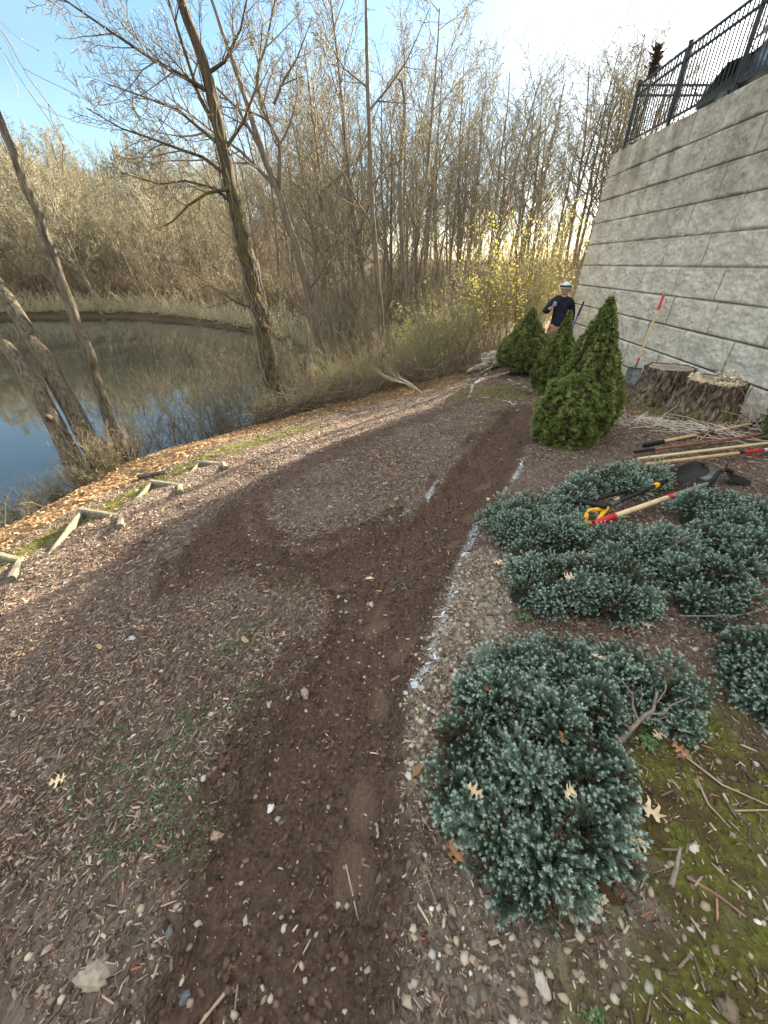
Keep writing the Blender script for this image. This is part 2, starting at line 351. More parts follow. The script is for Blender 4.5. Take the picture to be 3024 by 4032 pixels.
# ---------------------------------------------------------------- retaining wall, terrace
A_UP = [1.50+.457*i for i in range(6)]; COURSES = [1.50-.457*i for i in range(5, 0, -1)]+A_UP   # joint heights
WY0, WY1, WX = -3., 12.8, 5.45; WS = .045
def wall_face():
    L = WY1-WY0; nu = 900; nv = 300
    z0, z1 = COURSES[0], COURSES[-1]
    u = L*(np.linspace(0, 1, nu)**.85); vv = np.linspace(z0, z1, nv)
    U, V = np.meshgrid(u, vv)
    ci = np.floor((V-z0)/.457+1e-6).clip(0, 9); fv = (V-z0)-ci*.457
    off = np.array([.2,.75,.33,.9,.05,.62,.28,.85,.48,.1])[ci.astype(int)]
    bl = 1.17; q = (U/bl+off); bi = np.floor(q); fu = (q-bi)*bl
    e = np.minimum(np.minimum(fv, .457-fv)*1.0, np.minimum(fu, bl-fu)*1.25)
    rough = fbm(U*3.2+bi*7, V*4.5+ci*13, 5, 101)*.05+np.abs(fbm(U*7+V*5, V*9-U*3+bi*5, 4, 131))*.045+(_hash(bi, ci, 5)-.5)*.012
    half = np.exp(-((fu-bl*.5-.1*(_hash(bi, ci, 9)-.5))/.018)**2)*(_hash(bi, ci, 3) > .45)*.018
    D = rough*sst(0, .035, e)+.008*sst(0, .02, e)-.035*sst(.011, .0, e)-half
    x = WX-(WS*U)-(0)-D+.012*(ci-5)*1.+(V-1.5)*.02
    # chamfered corner
    cx = sst(.10, 0, U)*.07
    return U, V, x+cx, e, D, nu, nv
U_, V_, WXX, e_, D_, nu, nv = wall_face()
t = NT('block_mat'); v = t.coord('Object')
n1 = t.noise(v, 3, 5, .6); n2 = t.noise(v, 26, 5, .7); n3 = t.noise(t.coord('Object', (1, 1, .25)), 2.2, 4, .6)
at = t.attr('wm'); sp = t.n('SeparateColor'); t.link(at.outputs['Color'], sp.inputs[0])
c = t.ramp(n1, [(.3, (.48,.46,.38)), (.5, (.62,.60,.51)), (.7, (.75,.73,.64))])
c = t.mix(t.ramp(n2, [(.3, .5), (.6, 0.)]), c, (.22,.20,.17))
c = t.mix(t.math('MULTIPLY', sp.outputs[1], t.ramp(n3, [(.35, .10), (.65, .75)])), c, (.19,.155,.11))
c = t.mix(t.math('MULTIPLY', sp.outputs[2], t.ramp(n3, [(.4, .0), (.6, .8)])), c, (.11,.115,.04))
c = t.mix(sp.outputs[0], c, (.05,.045,.038))
t.bump(n2, .8, .02); block_m = t.col(c, .92)
I = np.arange(nu*nv).reshape(nv, nu)
Fw = np.stack([I[:-1, :-1], I[1:, :-1], I[1:, 1:], I[:-1, 1:]], -1).reshape(-1, 4)
Vf = np.stack([WXX, WY1-U_, V_], -1).reshape(-1, 3)
topz = COURSES[-1]; botz = COURSES[0]
# top and the return round the corner
tu = np.stack([WXX[-1], WY1-U_[-1], V_[-1]], 1); tb = np.stack([WXX[-1]+.6, WY1-U_[-1], V_[-1]], 1)
Vt = np.concatenate([tu, tb]); k = np.arange(nu-1); Ft = np.stack([k, k+nu, k+1+nu, k+1], 1)
nr = 200
rx = np.linspace(0, 18, nr); RXg, RVg = np.meshgrid(rx, V_[:, 0]); rb = WXX[:, 0][:, None]
rd = fbm(RXg*3.2, RVg*4.5, 4, 202)*.07; jz = np.abs(((RVg-botz)/.457+.5) % 1-.5)*.457
rd = rd*sst(0, .05, jz)-.03*sst(.02, 0, jz); rd[:, 0] = 0
Vr = np.stack([rb+RXg, WY1+rd*sst(0,.2,RXg), RVg], -1).reshape(-1, 3)
Ir = np.arange(nr*nv).reshape(nv, nr); Fr = np.stack([Ir[:-1, :-1], Ir[:-1, 1:], Ir[1:, 1:], Ir[1:, :-1]], -1).reshape(-1, 4)
wme = mesh('retaining_wall', [(Vf, Fw, 0, None), (Vt, Ft, 0, None), (Vr, Fr, 0, None)], [block_m], False)
joint = sst(.013, .003, e_); hgt = (V_-1.2)/2.2
stain = sst(.1, 1.1, hgt+.5*fbm(U_*.8, V_*1.5, 3, 71)); fv_ = ((V_-botz)/.457) % 1
mossw = (sst(.8, 1., fv_)*.8+sst(.2, .0, fv_)*.3)*sst(-.6, .8, hgt)+sst(-1.0, -1.6, hgt)*.4
def pad(a, r=0): return np.concatenate([a.ravel(), np.zeros(len(Vt)), np.full(len(Vr), r)])
colattr(wme, 'wm', pad(joint), pad(stain, .4), pad(mossw, .2))
tag(link('retaining_wall', wme), 'tall grey retaining wall of rough split face concrete blocks, green with moss along its joints', 'wall')
bm = bmesh.new()
x0 = 6.0; vs = [bm.verts.new(p) for p in [(x0+.2,WY1-.5,topz-.06),(60,WY1-.5,topz-.06),(60,-40,topz-.06),(5.2,-40,topz-.06),(5.25,WY0,topz-.06)]]
bm.faces.new(vs[::-1])
t = NT('terrace_mat'); terr_m = t.col(t.ramp(t.noise(t.coord(), 8, 5), [(.3, (.05,.06,.02)), (.7, (.12,.13,.06))]), .95)
tag(bm_obj('terrace_ground', bm, terr_m), kind='structure')

# ---------------------------------------------------------------- metal fence on the wall
fm = plain('fence_paint', (.035,.04,.042), .38, .2, .1)
fence = empty('metal_fence', (5.6, 12.3, topz), 'black metal picket fence running along the top of the block wall and turning its corner', 'fence')
FX = lambda y: WX+.13-(WY1-y)*WS+.05
def boxmesh(name, d, bev=.004):
    bm = bmesh.new(); box_bm(bm, (0, 0, 0), d); bmesh.ops.bevel(bm, geom=bm.edges[:], offset=bev, segments=2, affect='EDGES')
    me = bpy.data.meshes.new(name); bm.to_mesh(me); bm.free(); me.materials.append(fm); return me
def fpart(name, me, x, y, z, rz=0):
    o = link(name, me, fence); o.location = (x-5.6, y-12.3, z-topz); o.rotation_euler = (0, 0, rz); return o
ym = 12.35; post = boxmesh('post', (.055, .055, 1.14)); cap = boxmesh('cap', (.065,.065,.02)); pick = boxmesh('picket', (.017,.017,.98), .002)
ang = math.atan(WS)
ysp = [ym-1.83*i for i in range(8)]
for y in ysp:
    p = fpart('post', post, FX(y), y, topz+.57, -ang); c = link('post_cap', cap, p); c.location = (0, 0, .58)
for i in range(7):
    ya, yb = ysp[i], ysp[i+1]; ln = (ya-yb)
    rail = boxmesh('rail', (.036, ln-.055, .036))
    for z in (1.08, .92, .12): fpart('rail', rail, FX((ya+yb)/2), (ya+yb)/2, topz+z, -ang)
    if i < 4:
        for k in range(1, 17): y = ya-ln*k/17; fpart('picket', pick, FX(y), y, topz+.60, -ang)
for i in range(3):   # return leg
    xa = FX(ym)+1.83*i; xb = xa+1.83
    fpart('post', post, xb, ym, topz+.57)
    rail = boxmesh('rail', (1.83-.055, .036, .036))
    for z in (1.08, .92, .12): fpart('rail', rail, (xa+xb)/2, ym, topz+z)
    if i < 2:
        for k in range(1, 17): fpart('picket', pick, xa+1.83*k/17, ym, topz+.60)
# ---------------------------------------------------------------- trees
bark_m = bark('bark_mat', (.065,.052,.038), (.22,.185,.14), None, 16, .03)
bark_moss = bark('bark_ridged', (.022,.016,.012), (.13,.105,.07), (.13,.12,.03), 26, .06)
bark_left = bark('bark_furrowed', (.04,.034,.024), (.25,.215,.16), None, 30, .08)
twig_m = rndmat('twig_mat', [(0, (.14,.12,.085)), (.5, (.27,.235,.165)), (1, (.42,.37,.26))], .8, .3)
twigd_m = rndmat('twig_dark', [(0, (.08,.06,.042)), (1, (.25,.20,.14))], .8)
bud_m = rndmat('bud_mat', [(0, (.30,.28,.13)), (1, (.52,.49,.22))], .6, .45)
leafy_m = rndmat('young_leaf', [(0, (.20,.25,.07)), (.6, (.34,.38,.13)), (1, (.50,.50,.22))], .6, .55)
yellow_m = rndmat('yellow_leaf', [(0, (.30,.31,.06)), (1, (.50,.47,.12))], .6, .45)
def rot_about(d, ang, az):
    d = Vector(d).normalized(); a = d.orthogonal().normalized(); a.rotate(Matrix.Rotation(az, 3, d)); q = d.copy(); q.rotate(Matrix.Rotation(ang, 3, a)); return q
class Tree:
    """limbs in .T[level], bud positions in .B"""
    def __init__(s, seed, **P):
        s.r = random.Random(seed); s.P = dict(max=3, n=[12, 6, 5, 0], ang=[R(42), R(38), R(42)], ratio=[.5, .45, .42], up=[.02, .10, .08, .05], wig=[.035, .10, .16, .2], seg=[.5, .3, .2, .14], first=.3, side=[8, 5, 3, 3], rr=.45, bud=3, rmin=.0022, taper=.75)
        s.P.update(P); s.T = [Tubes() for _ in range(6)]; s.B = []
    def limb(s, p, d, L, r, lvl, pts=None, n=None, first=None):
        P = s.P; g = s.r
        if pts is None:
            k = max(3, min(14, int(L/P['seg'][lvl]))); p = Vector(p); d = Vector(d).normalized(); pts = [p.copy()]
            for i in range(k):
                d = d+Vector((g.gauss(0, 1), g.gauss(0, 1), g.gauss(0, .7)))*P['wig'][lvl]; d.z += P['up'][lvl]; d.normalize(); p = p+d*(L/k); pts.append(p.copy())
        else: pts = [Vector(q) for q in pts]; L = sum((pts[i+1]-pts[i]).length for i in range(len(pts)-1)); k = len(pts)-1
        tp = P['taper'] if lvl else .82
        rad = [max(P['rmin'], r*(1-tp*(i/k))) for i in range(k+1)]
        if lvl == 0 and P.get('flare', 1): rad[0] *= 1.35
        s.T[min(lvl, 5)].add([tuple(q) for q in pts], rad, P['side'][min(lvl, 3)], g.random())
        if lvl >= P['max']:
            for _ in range(P['bud']):
                i = g.randint(max(0, k-2), k); s.B.append(tuple(pts[i]+Vector((g.gauss(0, .02), g.gauss(0, .02), g.gauss(0, .02)))))
            return
        nn = n if n is not None else P['n'][lvl]; nn = int(nn*g.uniform(.8, 1.2)+.5)
        az = g.uniform(0, 6.28); f0 = first if first is not None else (P['first'] if lvl == 0 else .18)
        for j in range(nn):
            tt = f0+(1-f0)*((j+g.random())/nn); q = min(tt, .999)*k; i = int(q); f = q-i
            po = pts[i].lerp(pts[i+1], f); dd = (pts[i+1]-pts[i]).normalized(); az += 2.4+g.gauss(0, .5)
            a = P['ang'][lvl]*g.uniform(.7, 1.25); dir2 = rot_about(dd, a, az)
            sh = (1-.55*tt) if lvl == 0 else (1-.45*tt)
            s.limb(po, dir2, L*P['ratio'][lvl]*sh*g.uniform(.75, 1.2), max(P['rmin'], rad[i]*P['rr']*g.uniform(.8, 1.1)), lvl+1)
    def meshes(s, name, mt, mc, mb, bud=.022, split=1, budmesh=True):
        tr = []; cr = []
        for l in range(6):
            (tr if l <= split else cr).extend(s.T[l].chunks(0))
        if s.B and budmesh: cr.append(leaves_chunk(s.B, bud, 1))
        return mesh(name+'_trunk', tr, [mt], True), mesh(name+'_crown', cr, [mc, mb])
def put_tree(root, name, me_t, me_c, a='trunk', b='crown'):
    KIDS[root.name] = [link(a, me_t, root), link(b, me_c, root)]
def zt(x, y): return max(float(zbase(np.array([x]), np.array([y]))[0]), WATER)-.06

# --- the big leaning trees, built where they stand
def big(name, label, pts, r, limbs, mt, mc, P={}, loc=None, n0=0, vines=0, cat='tree'):
    base = pts[0]; t = Tree(hash(name) % 1000 if 0 else len(label), **P); lp = [Vector(p)-Vector(base) for p in pts]
    sm = []
    for i in range(len(lp)-1):   # densify with a slight wander
        for k in range(3): sm.append(lp[i].lerp(lp[i+1], k/3)+Vector((t.r.gauss(0, r*.08), t.r.gauss(0, r*.08), 0)))
    sm.append(lp[-1]); sm[0] = lp[0]-Vector((0, 0, .25))
    t.limb(None, None, 0, r, 0, pts=sm, n=n0, first=P.get('first', .4))
    for (lpts, lr, nch) in limbs:
        t.limb(None, None, 0, lr, 1, pts=[Vector(p)-Vector(base) for p in lpts], n=nch, first=.12)
    rt = empty('tree', base, label, cat); me_t, me_c = t.meshes(name, mt, mc, bud_m, P.get('bs', .02)); put_tree(rt, name, me_t, me_c)
    if vines:
        V = Tubes(); g = t.r
        for _ in range(vines):
            i0 = g.randint(0, len(sm)//2); i1 = min(len(sm)-1, i0+g.randint(5, 14)); a = g.uniform(0, 6.28); pp = []
            for i in range(i0, i1):
                for f in (0, .5):
                    a += g.gauss(0, .22); q = sm[i].lerp(sm[min(i+1, len(sm)-1)], f); rr = r*(1-.7*i/len(sm))*g.uniform(1.05, 1.3)
                    pp.append((q.x+rr*math.cos(a), q.y+rr*math.sin(a), q.z))
            V.add(pp, [g.uniform(.004, .012)]*len(pp), 4, g.random())
            for q in pp[::2]:
                if g.random() < .6: e = (q[0]+g.gauss(0, .12), q[1]+g.gauss(0, .12), q[2]+g.uniform(.02, .25)); V.add([q, tuple((a_+b_)/2+g.gauss(0, .03) for a_, b_ in zip(q, e)), e], [.004, .003, .002], 3, g.random())
        o = link('vines', mesh('vines', V.chunks(), [twig_m]), rt); tag(o, kind='stuff')
    return rt
PB = dict(max=4, n=[0, 9, 7, 6], ang=[R(45), R(42), R(42), R(44)], ratio=[.5, .5, .5, .5], up=[.0, .05, .05, .05, .04], wig=[.02, .09, .13, .17, .2], seg=[.6, .35, .22, .14, .1], side=[14, 6, 4, 3], rr=.5, bud=2, rmin=.0032, flare=1)
big('main', 'tall dark ridged tree leaning left above the brush, thin vines climbing its trunk',
    [(-2.48,9.55,-1.45),(-2.62,9.6,-.9),(-2.67,9.62,-.42),(-2.71,9.64,.44),(-2.81,9.67,1.36),(-2.85,9.69,2.01),(-2.94,9.71,2.85),(-2.99,9.73,3.63),(-3.07,9.76,4.46),(-3.28,9.78,5.14),(-3.39,9.8,5.78),(-3.5,9.8,6.6)], .215,
    [([(-3.03,9.6,3.0),(-3.3,9.56,3.19),(-3.72,9.52,3.30),(-4.11,9.48,3.42),(-4.6,9.44,3.55),(-5.1,9.4,3.8)], .032, 12),
     ([(-2.9,9.6,2.5),(-3.2,9.6,2.75),(-3.7,9.5,2.85),(-4.2,9.5,2.8),(-4.8,9.4,2.95)], .03, 11),
     ([(-3.02,9.7,3.4),(-3.4,9.8,3.66),(-3.71,9.87,3.89),(-4.36,10.03,4.10),(-5.0,10.2,4.3)], .034, 12),
     ([(-3.1,9.7,4.1),(-3.45,9.6,4.25),(-3.8,9.4,4.38),(-4.3,9.1,4.62),(-5.0,8.9,5.0)], .036, 12),
     ([(-2.97,9.7,3.5),(-3.22,9.7,4.0),(-3.35,9.7,4.62),(-3.46,9.7,5.2),(-3.9,9.6,6.0)], .04, 12),
     ([(-3.05,9.75,4.3),(-2.7,9.75,4.45),(-2.35,9.7,4.8),(-2.05,9.7,5.4)], .035, 8),
     ([(-2.95,9.7,3.3),(-2.55,9.8,3.7),(-2.2,9.8,4.2),(-2.0,9.8,4.9)], .035, 8),
     ([(-2.9,9.6,2.75),(-3.3,9.4,2.66),(-3.63,9.2,2.45),(-3.9,9.0,2.2),(-4.1,8.9,2.1)], .035, 6),
     ([(-2.72,9.6,.7),(-3.0,9.3,.82),(-3.3,9.1,1.05),(-3.7,8.9,1.4)], .025, 6),
     ([(-2.68,9.6,.42),(-2.55,9.3,.45),(-2.4,9.1,.65),(-2.3,9.0,1.1)], .022, 5)], bark_moss, twigd_m, PB, vines=26)
big('second', 'dark tree behind the tall vine clad one, its trunk forking into spreading limbs',
    [(-1.75,12.5,-1.2),(-1.92,12.5,-.4),(-2.13,12.5,1.1),(-2.35,12.5,2.0),(-2.58,12.5,2.93),(-2.86,12.5,3.69),(-3.08,12.5,4.52),(-3.35,12.5,5.43),(-3.57,12.5,6.2)], .15,
    [([(-2.60,12.5,3.0),(-2.5,12.5,3.6),(-2.46,12.5,3.96),(-2.76,12.5,4.5),(-2.8,12.4,5.0),(-2.5,12.4,5.5),(-2.1,12.3,6.3)], .06, 12),
     ([(-2.5,12.5,4.6),(-2.2,12.5,5.0),(-1.9,12.5,5.3),(-1.5,12.5,5.9)], .035, 9),
     ([(-2.62,12.5,3.1),(-3.0,12.5,3.45),(-3.4,12.5,3.8),(-4.0,12.5,4.15),(-4.9,12.5,4.75)], .05, 12),
     ([(-2.95,12.5,3.9),(-3.3,12.4,4.5),(-3.9,12.4,5.0),(-4.4,12.4,5.6)], .04, 10),
     ([(-2.1,12.5,.9),(-1.7,12.3,1.3),(-1.3,12.2,1.9),(-1.1,12,2.6)], .03, 6)], bark_m, twigd_m, PB)
big('center', 'slender straight dark tree in the middle of the wood, taller than its neighbours',
    [(.0,13,-1.1),(-.08,13,0),(-.16,13,.85),(-.29,13,2.34),(-.34,13,3.39),(-.37,13,4.77),(-.38,13,5.58),(-.39,13,6.32),(-.40,13,7.6)], .10,
    [([(-.30,13,2.4),(-.7,12.8,2.9),(-1.1,12.6,3.6),(-1.3,12.5,4.4)], .03, 8), ([(-.37,13,4.6),(.1,13,5.0),(.5,13,5.4),(1.0,12.9,6.2)], .03, 8),
     ([(-.38,13,5.0),(-.9,13,5.3),(-1.3,13,5.8)], .025, 7), ([(-.33,13,3.2),(.2,13,3.7),(.6,13,4.2)], .025, 7), ([(-.2,13,1.5),(-.7,12.8,1.9),(-1.2,12.6,2.1)], .02, 5)], bark_m, twigd_m, dict(PB, n=[8, 6, 5, 4]))
big('snag', 'bare dead tree stub with a hooked broken top in the middle of the wood',
    [(.75,15,-.9),(.65,15,1.1),(.53,15,2.46),(.46,15,3.95),(.55,15,4.76),(.56,15,5.26),(.48,15,5.62),(.32,15,5.72)], .09,
    [([(.5,15,3.8),(.35,15,4.0),(.25,15,4.3)], .03, 2)], bark_m, twigd_m, dict(PB, n=[3, 2, 2, 2]))
big('leanA', 'thickest furrowed trunk leaning over the pond, its foot among reddish weeds',
    [(-4.88,6.3,-1.75),(-5.02,6.38,-1.3),(-5.16,6.47,-.9),(-5.39,6.65,-.05),(-5.66,6.83,.69),(-5.96,7.0,1.35),(-6.6,7.2,2.6),(-7.2,7.4,4.2),(-7.6,7.5,6.2)], .19,
    [([(-6.7,7.2,2.7),(-6.3,7.1,3.5),(-6.2,7,4.4),(-6.4,7,5.5)], .07, 10), ([(-7.1,7.4,3.9),(-7.9,7.3,4.8),(-8.9,7.2,5.6)], .07, 10)], bark_left, twigd_m, dict(PB, n=[0, 7, 6, 4], max=3))
big('leanB', 'dark trunk with a knob on its side, leftmost of those leaning over the pond',
    [(-5.23,6.1,-1.8),(-5.29,6.15,-1.3),(-5.35,6.2,-.97),(-5.46,6.3,-.24),(-5.63,6.4,.24),(-5.9,6.5,.65),(-6.9,6.7,1.9),(-7.8,6.9,3.4),(-8.4,7,5.2)], .17,
    [([(-5.40,6.22,-.55),(-5.34,6.1,-.52),(-5.30,6.04,-.47)], .09, 0), ([(-7.2,6.8,2.3),(-7.3,6.6,3.3),(-7.2,6.5,4.4)], .06, 9), ([(-7.8,6.9,3.3),(-8.7,6.9,4.2),(-9.6,6.9,4.8)], .06, 9)], bark_left, twigd_m, dict(PB, n=[0, 7, 6, 4], max=3))
big('thin', 'thin upright grey trunk at the water edge beside the two thick leaning trunks',
    [(-5.3,7.3,-1.95),(-5.22,7.3,-.81),(-5.16,7.3,.19),(-5.17,7.3,.79),(-5.15,7.3,1.51),(-5.13,7.3,2.15),(-5.17,7.3,2.64),(-5.15,7.3,3.21),(-5.2,7.3,4.3),(-5.5,7.2,5.8),(-5.6,7.2,7.4)], .105,
    [([(-5.2,7.3,4.2),(-4.9,7.1,4.55),(-4.75,7,4.45),(-4.62,7,4.15)], .03, 5), ([(-5.15,7.3,3.9),(-5.0,7,4.2),(-4.8,6.6,4.25),(-4.5,6.3,3.95)], .025, 6), ([(-5.4,7.2,5.5),(-5.0,6.5,5.6),(-4.4,5.8,4.7),(-3.6,5.2,3.75),(-3.15,5.0,3.4)], .02, 9), ([(-5.3,7.3,4.6),(-5.0,7,5.1),(-4.6,6.7,5.3),(-4.3,6.6,5.2)], .03, 8)], bark_left, twigd_m, dict(PB, n=[4, 5, 4, 3], first=.7, max=3))

# --- woodland: variants, then copies
farv = []
farm = rndmat('far_twig', [(0, (.14,.13,.095)), (.5, (.27,.25,.18)), (1, (.41,.38,.27))], .8, .3)
for i in range(5):
    t = Tree(20+i, max=3, n=[16, 9, 7], ang=[R(50+3*i), R(42), R(45)], ratio=[.46, .46, .5], first=.25+.05*(i % 3), wig=[.03, .12, .18, .22], up=[.015, .10, .07, .04], rmin=.012, side=[6, 4, 3, 3], bud=1)
    t.limb((0, 0, -.3), (.08*math.cos(i*2), .08*math.sin(i*2), 1), 8.6, .15, 0)
    farv.append(t.meshes('farwood%d' % i, bark_m, farm, bud_m, .05))
variants = []
for i in range(6):
    t = Tree(40+i, max=3, n=[17, 8, 6], ang=[R(44+3*i), R(38), R(44)], ratio=[.44, .44, .46], first=.28+.05*(i % 3), wig=[.03+.012*(i % 2), .10, .16, .2], up=[.015, .09, .07, .04], rmin=.0065, side=[7, 4, 3, 3], bud=3)
    t.limb((0, 0, -.3), (.06*math.cos(i*2), .06*math.sin(i*2), 1), 9.5, .115, 0)
    variants.append(t.meshes('wood%d' % i, bark_m, twig_m, bud_m, .023))
sap = []
for i in range(4):
    t = Tree(60+i, max=2, n=[16, 6], ang=[R(40), R(40)], ratio=[.34, .45], first=.15, wig=[.05, .12, .18], up=[.01, .08, .05], rmin=.0035, side=[5, 3, 3, 3], bud=3, seg=[.35, .2, .12, .1])
    t.limb((0, 0, -.2), (.1*math.cos(i*2), .1*math.sin(i*2), 1), 5.0, .035, 0)
    sap.append(t.meshes('sapling%d' % i, twigd_m, twig_m, bud_m if i % 2 else leafy_m, .03, 0))
def copies(spots, vs, first_name, label, cat, group, base=1.0, roots=None, a='trunk', b='crown'):
    roots = roots if roots is not None else {}
    for (x, y, vi, s, rz) in spots:
        z = zt(x, y); sc = (s*base, s*base, s*base*random.uniform(.9, 1.15))
        if vi not in roots:
            rt = empty(first_name, (x, y, z), label, cat, group, rz); rt.scale = sc; put_tree(rt, first_name, *vs[vi], a, b); roots[vi] = rt
        else: dup(roots[vi], (x, y, z), rz, sc, label, (random.gauss(0, .03), random.gauss(0, .03)))
    return roots
def spots(n, fn, mind, smin, smax, nv, g, keep=.85, shore=.4):
    out = []; tries = 0
    while len(out) < n and tries < n*200:
        tries += 1; x, y = fn(g)
        if polydist(np.array([x]), np.array([y]), POND)[0] < shore: continue
        if x > 4.6 and y < 15 or (y > 12 and x > 5.0 and R(31) < math.atan2(x-5.4, y-12.8) < R(45) and math.hypot(x, y) < 44): continue
        if -9.3 < x*.783-y*.622 < -3.4 and y < 30 and g.random() < keep: continue
        if any((x-o[0])**2+(y-o[1])**2 < mind*mind for o in out): continue
        out.append((x, y, g.randrange(nv), g.uniform(smin, smax), g.uniform(0, 6.28)))
    return out
g = random.Random(5)
def near_wood(g): y = g.uniform(14, 27); return g.uniform(-4.5, 5+.35*(y-13)), y
def mid_wood(g): y = g.uniform(29, 42); return g.uniform(-10, .5*y), y
def far_wood(g): y = g.uniform(33, 66); return g.uniform(-1.05*y, .2*y), y
def left_wood(g): a = g.uniform(R(-62), R(-18)); r = g.uniform(37, 66); return r*math.sin(a), r*math.cos(a)
def back_wood(g): a = g.uniform(R(-64), R(42)) if g.random() < .35 else g.uniform(R(-64), R(2)); r = g.uniform(62, 95); return r*math.sin(a), r*math.cos(a)
rt = copies(spots(22, near_wood, 1.2, .62, .95, 6, g, .98), variants, 'bare_tree', 'slim bare tree in the near part of the wood beyond the brush', 'tree', 'bare trees in the near wood')
rt2 = copies(spots(56, mid_wood, 1.6, .85, 1.35, 6, g), variants, 'bare_tree', 'bare grey brown tree standing deeper in the wood behind the front trees', 'tree', 'bare trees deeper in the wood')
rt3 = copies(spots(110, left_wood, 1.6, .55, .95, 5, g), farv, 'bare_tree', 'bare brown tree on the hillside across the pond', 'tree', 'bare trees on the far hillside')
rt4 = copies(spots(120, back_wood, 2.2, .8, 1.2, 5, g, .35), farv, 'bare_tree', 'distant bare tree forming the skyline at the back of the wood', 'tree', 'bare trees on the skyline')
# trees seen through and above the fence
rt5 = copies([(18.2, 39, 0, 1.45, 1), (19.5, 38.0, 3, 1.35, 2), (17.0, 24.5, 2, 1.1, .5), (15.6, 22.3, 4, 1.1, 4), (20.2, 41, 1, 1.5, 3), (18.5, 26, 5, 1.2, 2), (15.6, 38, 3, 1.3, 2), (18.9, 42, 5, 1.5, 2), (20.5, 30.5, 4, 1.2, 5), (16.5, 40, 1, 1.3, 3)],
    variants, 'bare_tree', 'bare tree seen against the bright sky above the metal fence', 'tree', 'bare trees above the fence')
rt6 = copies(spots(34, lambda g: ((lambda y: (g.uniform(-3.2, 4.4+.2*(y-12)), y))(g.uniform(9.5, 22))), .55, .4, .9, 4, g, .9), sap, 'sapling', 'thin bare sapling rising from the thicket behind the mulch bed', 'sapling', 'saplings in the thicket')
# two thick trunks behind the fence
for px_, py_, h_, lb in ((13.9, 19.6, 12, 'thick pale trunk leaning right behind the right end of the metal fence'), (13.3, 21.8, 10, 'dark trunk rising behind the middle of the metal fence')):
    big('fencetree', lb, [(px_-.5, py_, -.7), (px_-.2, py_, 2), (px_+.2, py_, 4.5), (px_+.9, py_, 7.5), (px_+1.5, py_, 9.5), (px_+1.9, py_, 12)], .26,
        [([(px_+.3, py_, 4.9), (px_-.5, py_, 6), (px_-1.3, py_, 7.6)], .07, 10), ([(px_+.8, py_, 7), (px_+2, py_, 8), (px_+3, py_, 9.5)], .07, 10)], bark_m, twigd_m, dict(PB, n=[6, 6, 5, 3], max=3))

# --- shrubs
shr = []
def shrub(seed, ns, H, spread, leaf, nl, size, P={}):
    t = Tree(seed, **dict(dict(max=2, n=[9, 4], ang=[R(35), R(42)], ratio=[.42, .5], first=.2, wig=[.09, .16, .2], up=[.03, .05, .03], rmin=.0028, side=[4, 3, 3, 3], bud=nl, seg=[.22, .14, .1], flare=0), **P))
    for k in range(ns):
        a = t.r.uniform(0, 6.28); q = t.r.uniform(.1, 1)*spread
        t.limb((.12*math.cos(a), .12*math.sin(a), -.08), (q*math.cos(a), q*math.sin(a), 1), H*t.r.uniform(.6, 1.05), .009, 0)
    return t.meshes('shrub%d' % seed, twigd_m if seed % 2 else twig_m, twig_m, leaf, size, 0)
bare = [shrub(80+i, 9, 2.0, .55, bud_m, 2, .018) for i in range(4)]
dense = [shrub(90+i, 14, 1.5, .9, leafy_m, 5, .028) for i in range(3)]
straw = [shrub(100+i, 16, .9, .8, bud_m, 1, .012) for i in range(3)]
dark = [shrub(111+2*i, 16, 1.9, .8, bud_m, 1, .04, dict(rmin=.009)) for i in range(3)]
def sfn(pts, jit):
    def f(g):
        i = g.randrange(len(pts)-1); q = g.random(); return pts[i][0]*(1-q)+pts[i+1][0]*q+g.gauss(0, jit[0]), pts[i][1]*(1-q)+pts[i+1][1]*q+abs(g.gauss(0, jit[1]))
    return f
g = random.Random(9)
bankline = [(-5.6,5.3),(-5.0,6.9),(-4.1,8.1),(-3.3,8.6),(-2.4,8.7),(-1.2,8.6),(.0,9.0),(1.9,10.2),(3.0,11.4)]
rb = copies(spots(17, sfn([(-4.95,7.3),(-4.1,8.1),(-3.4,9.0),(-2.9,9.4),(-2.2,10.0)], (.12, .2)), .25, .55, 1.0, 4, g, 0, -.06), bare, 'bare_shrub', 'thin bare shrub standing at the water edge in front of the pond', 'shrub', 'bare shrubs along the water edge', a='stems', b='twigs')
copies(spots(13, sfn(bankline[3:], (.2, .4)), .4, .45, .85, 4, g, .5), bare, 'bare_shrub', 'straggly bare shrub at the front edge of the thicket', 'shrub', 'bare shrubs at the thicket edge', a='stems', b='twigs')
copies(spots(26, lambda g: (g.uniform(-3.0, 4.4), g.uniform(10.5, 21)), .6, .6, 1.1, 4, g, .6), bare, 'bare_shrub', 'tangled bare shrub deep inside the thicket under the trees', 'shrub', 'bare shrubs inside the thicket', a='stems', b='twigs')
copies([(-2.75,8.7,0,.55,1),(-.75,9.6,1,.62,2),(-.35,9.9,2,.6,4),(-1.15,9.8,0,.5,3),(.8,10.4,0,.8,0),(1.25,11.2,1,1.05,3),(1.7,11.6,2,1.1,5),(2.4,12.6,0,1.15,1),(1.0,12.4,1,1.2,2.5),(-1.4,10.2,2,.6,2)],
    dense, 'leafing_shrub', 'shrub covered in fresh yellow green leaves in the thicket', 'shrub', 'leafing shrubs in the thicket', a='stems', b='leaves')
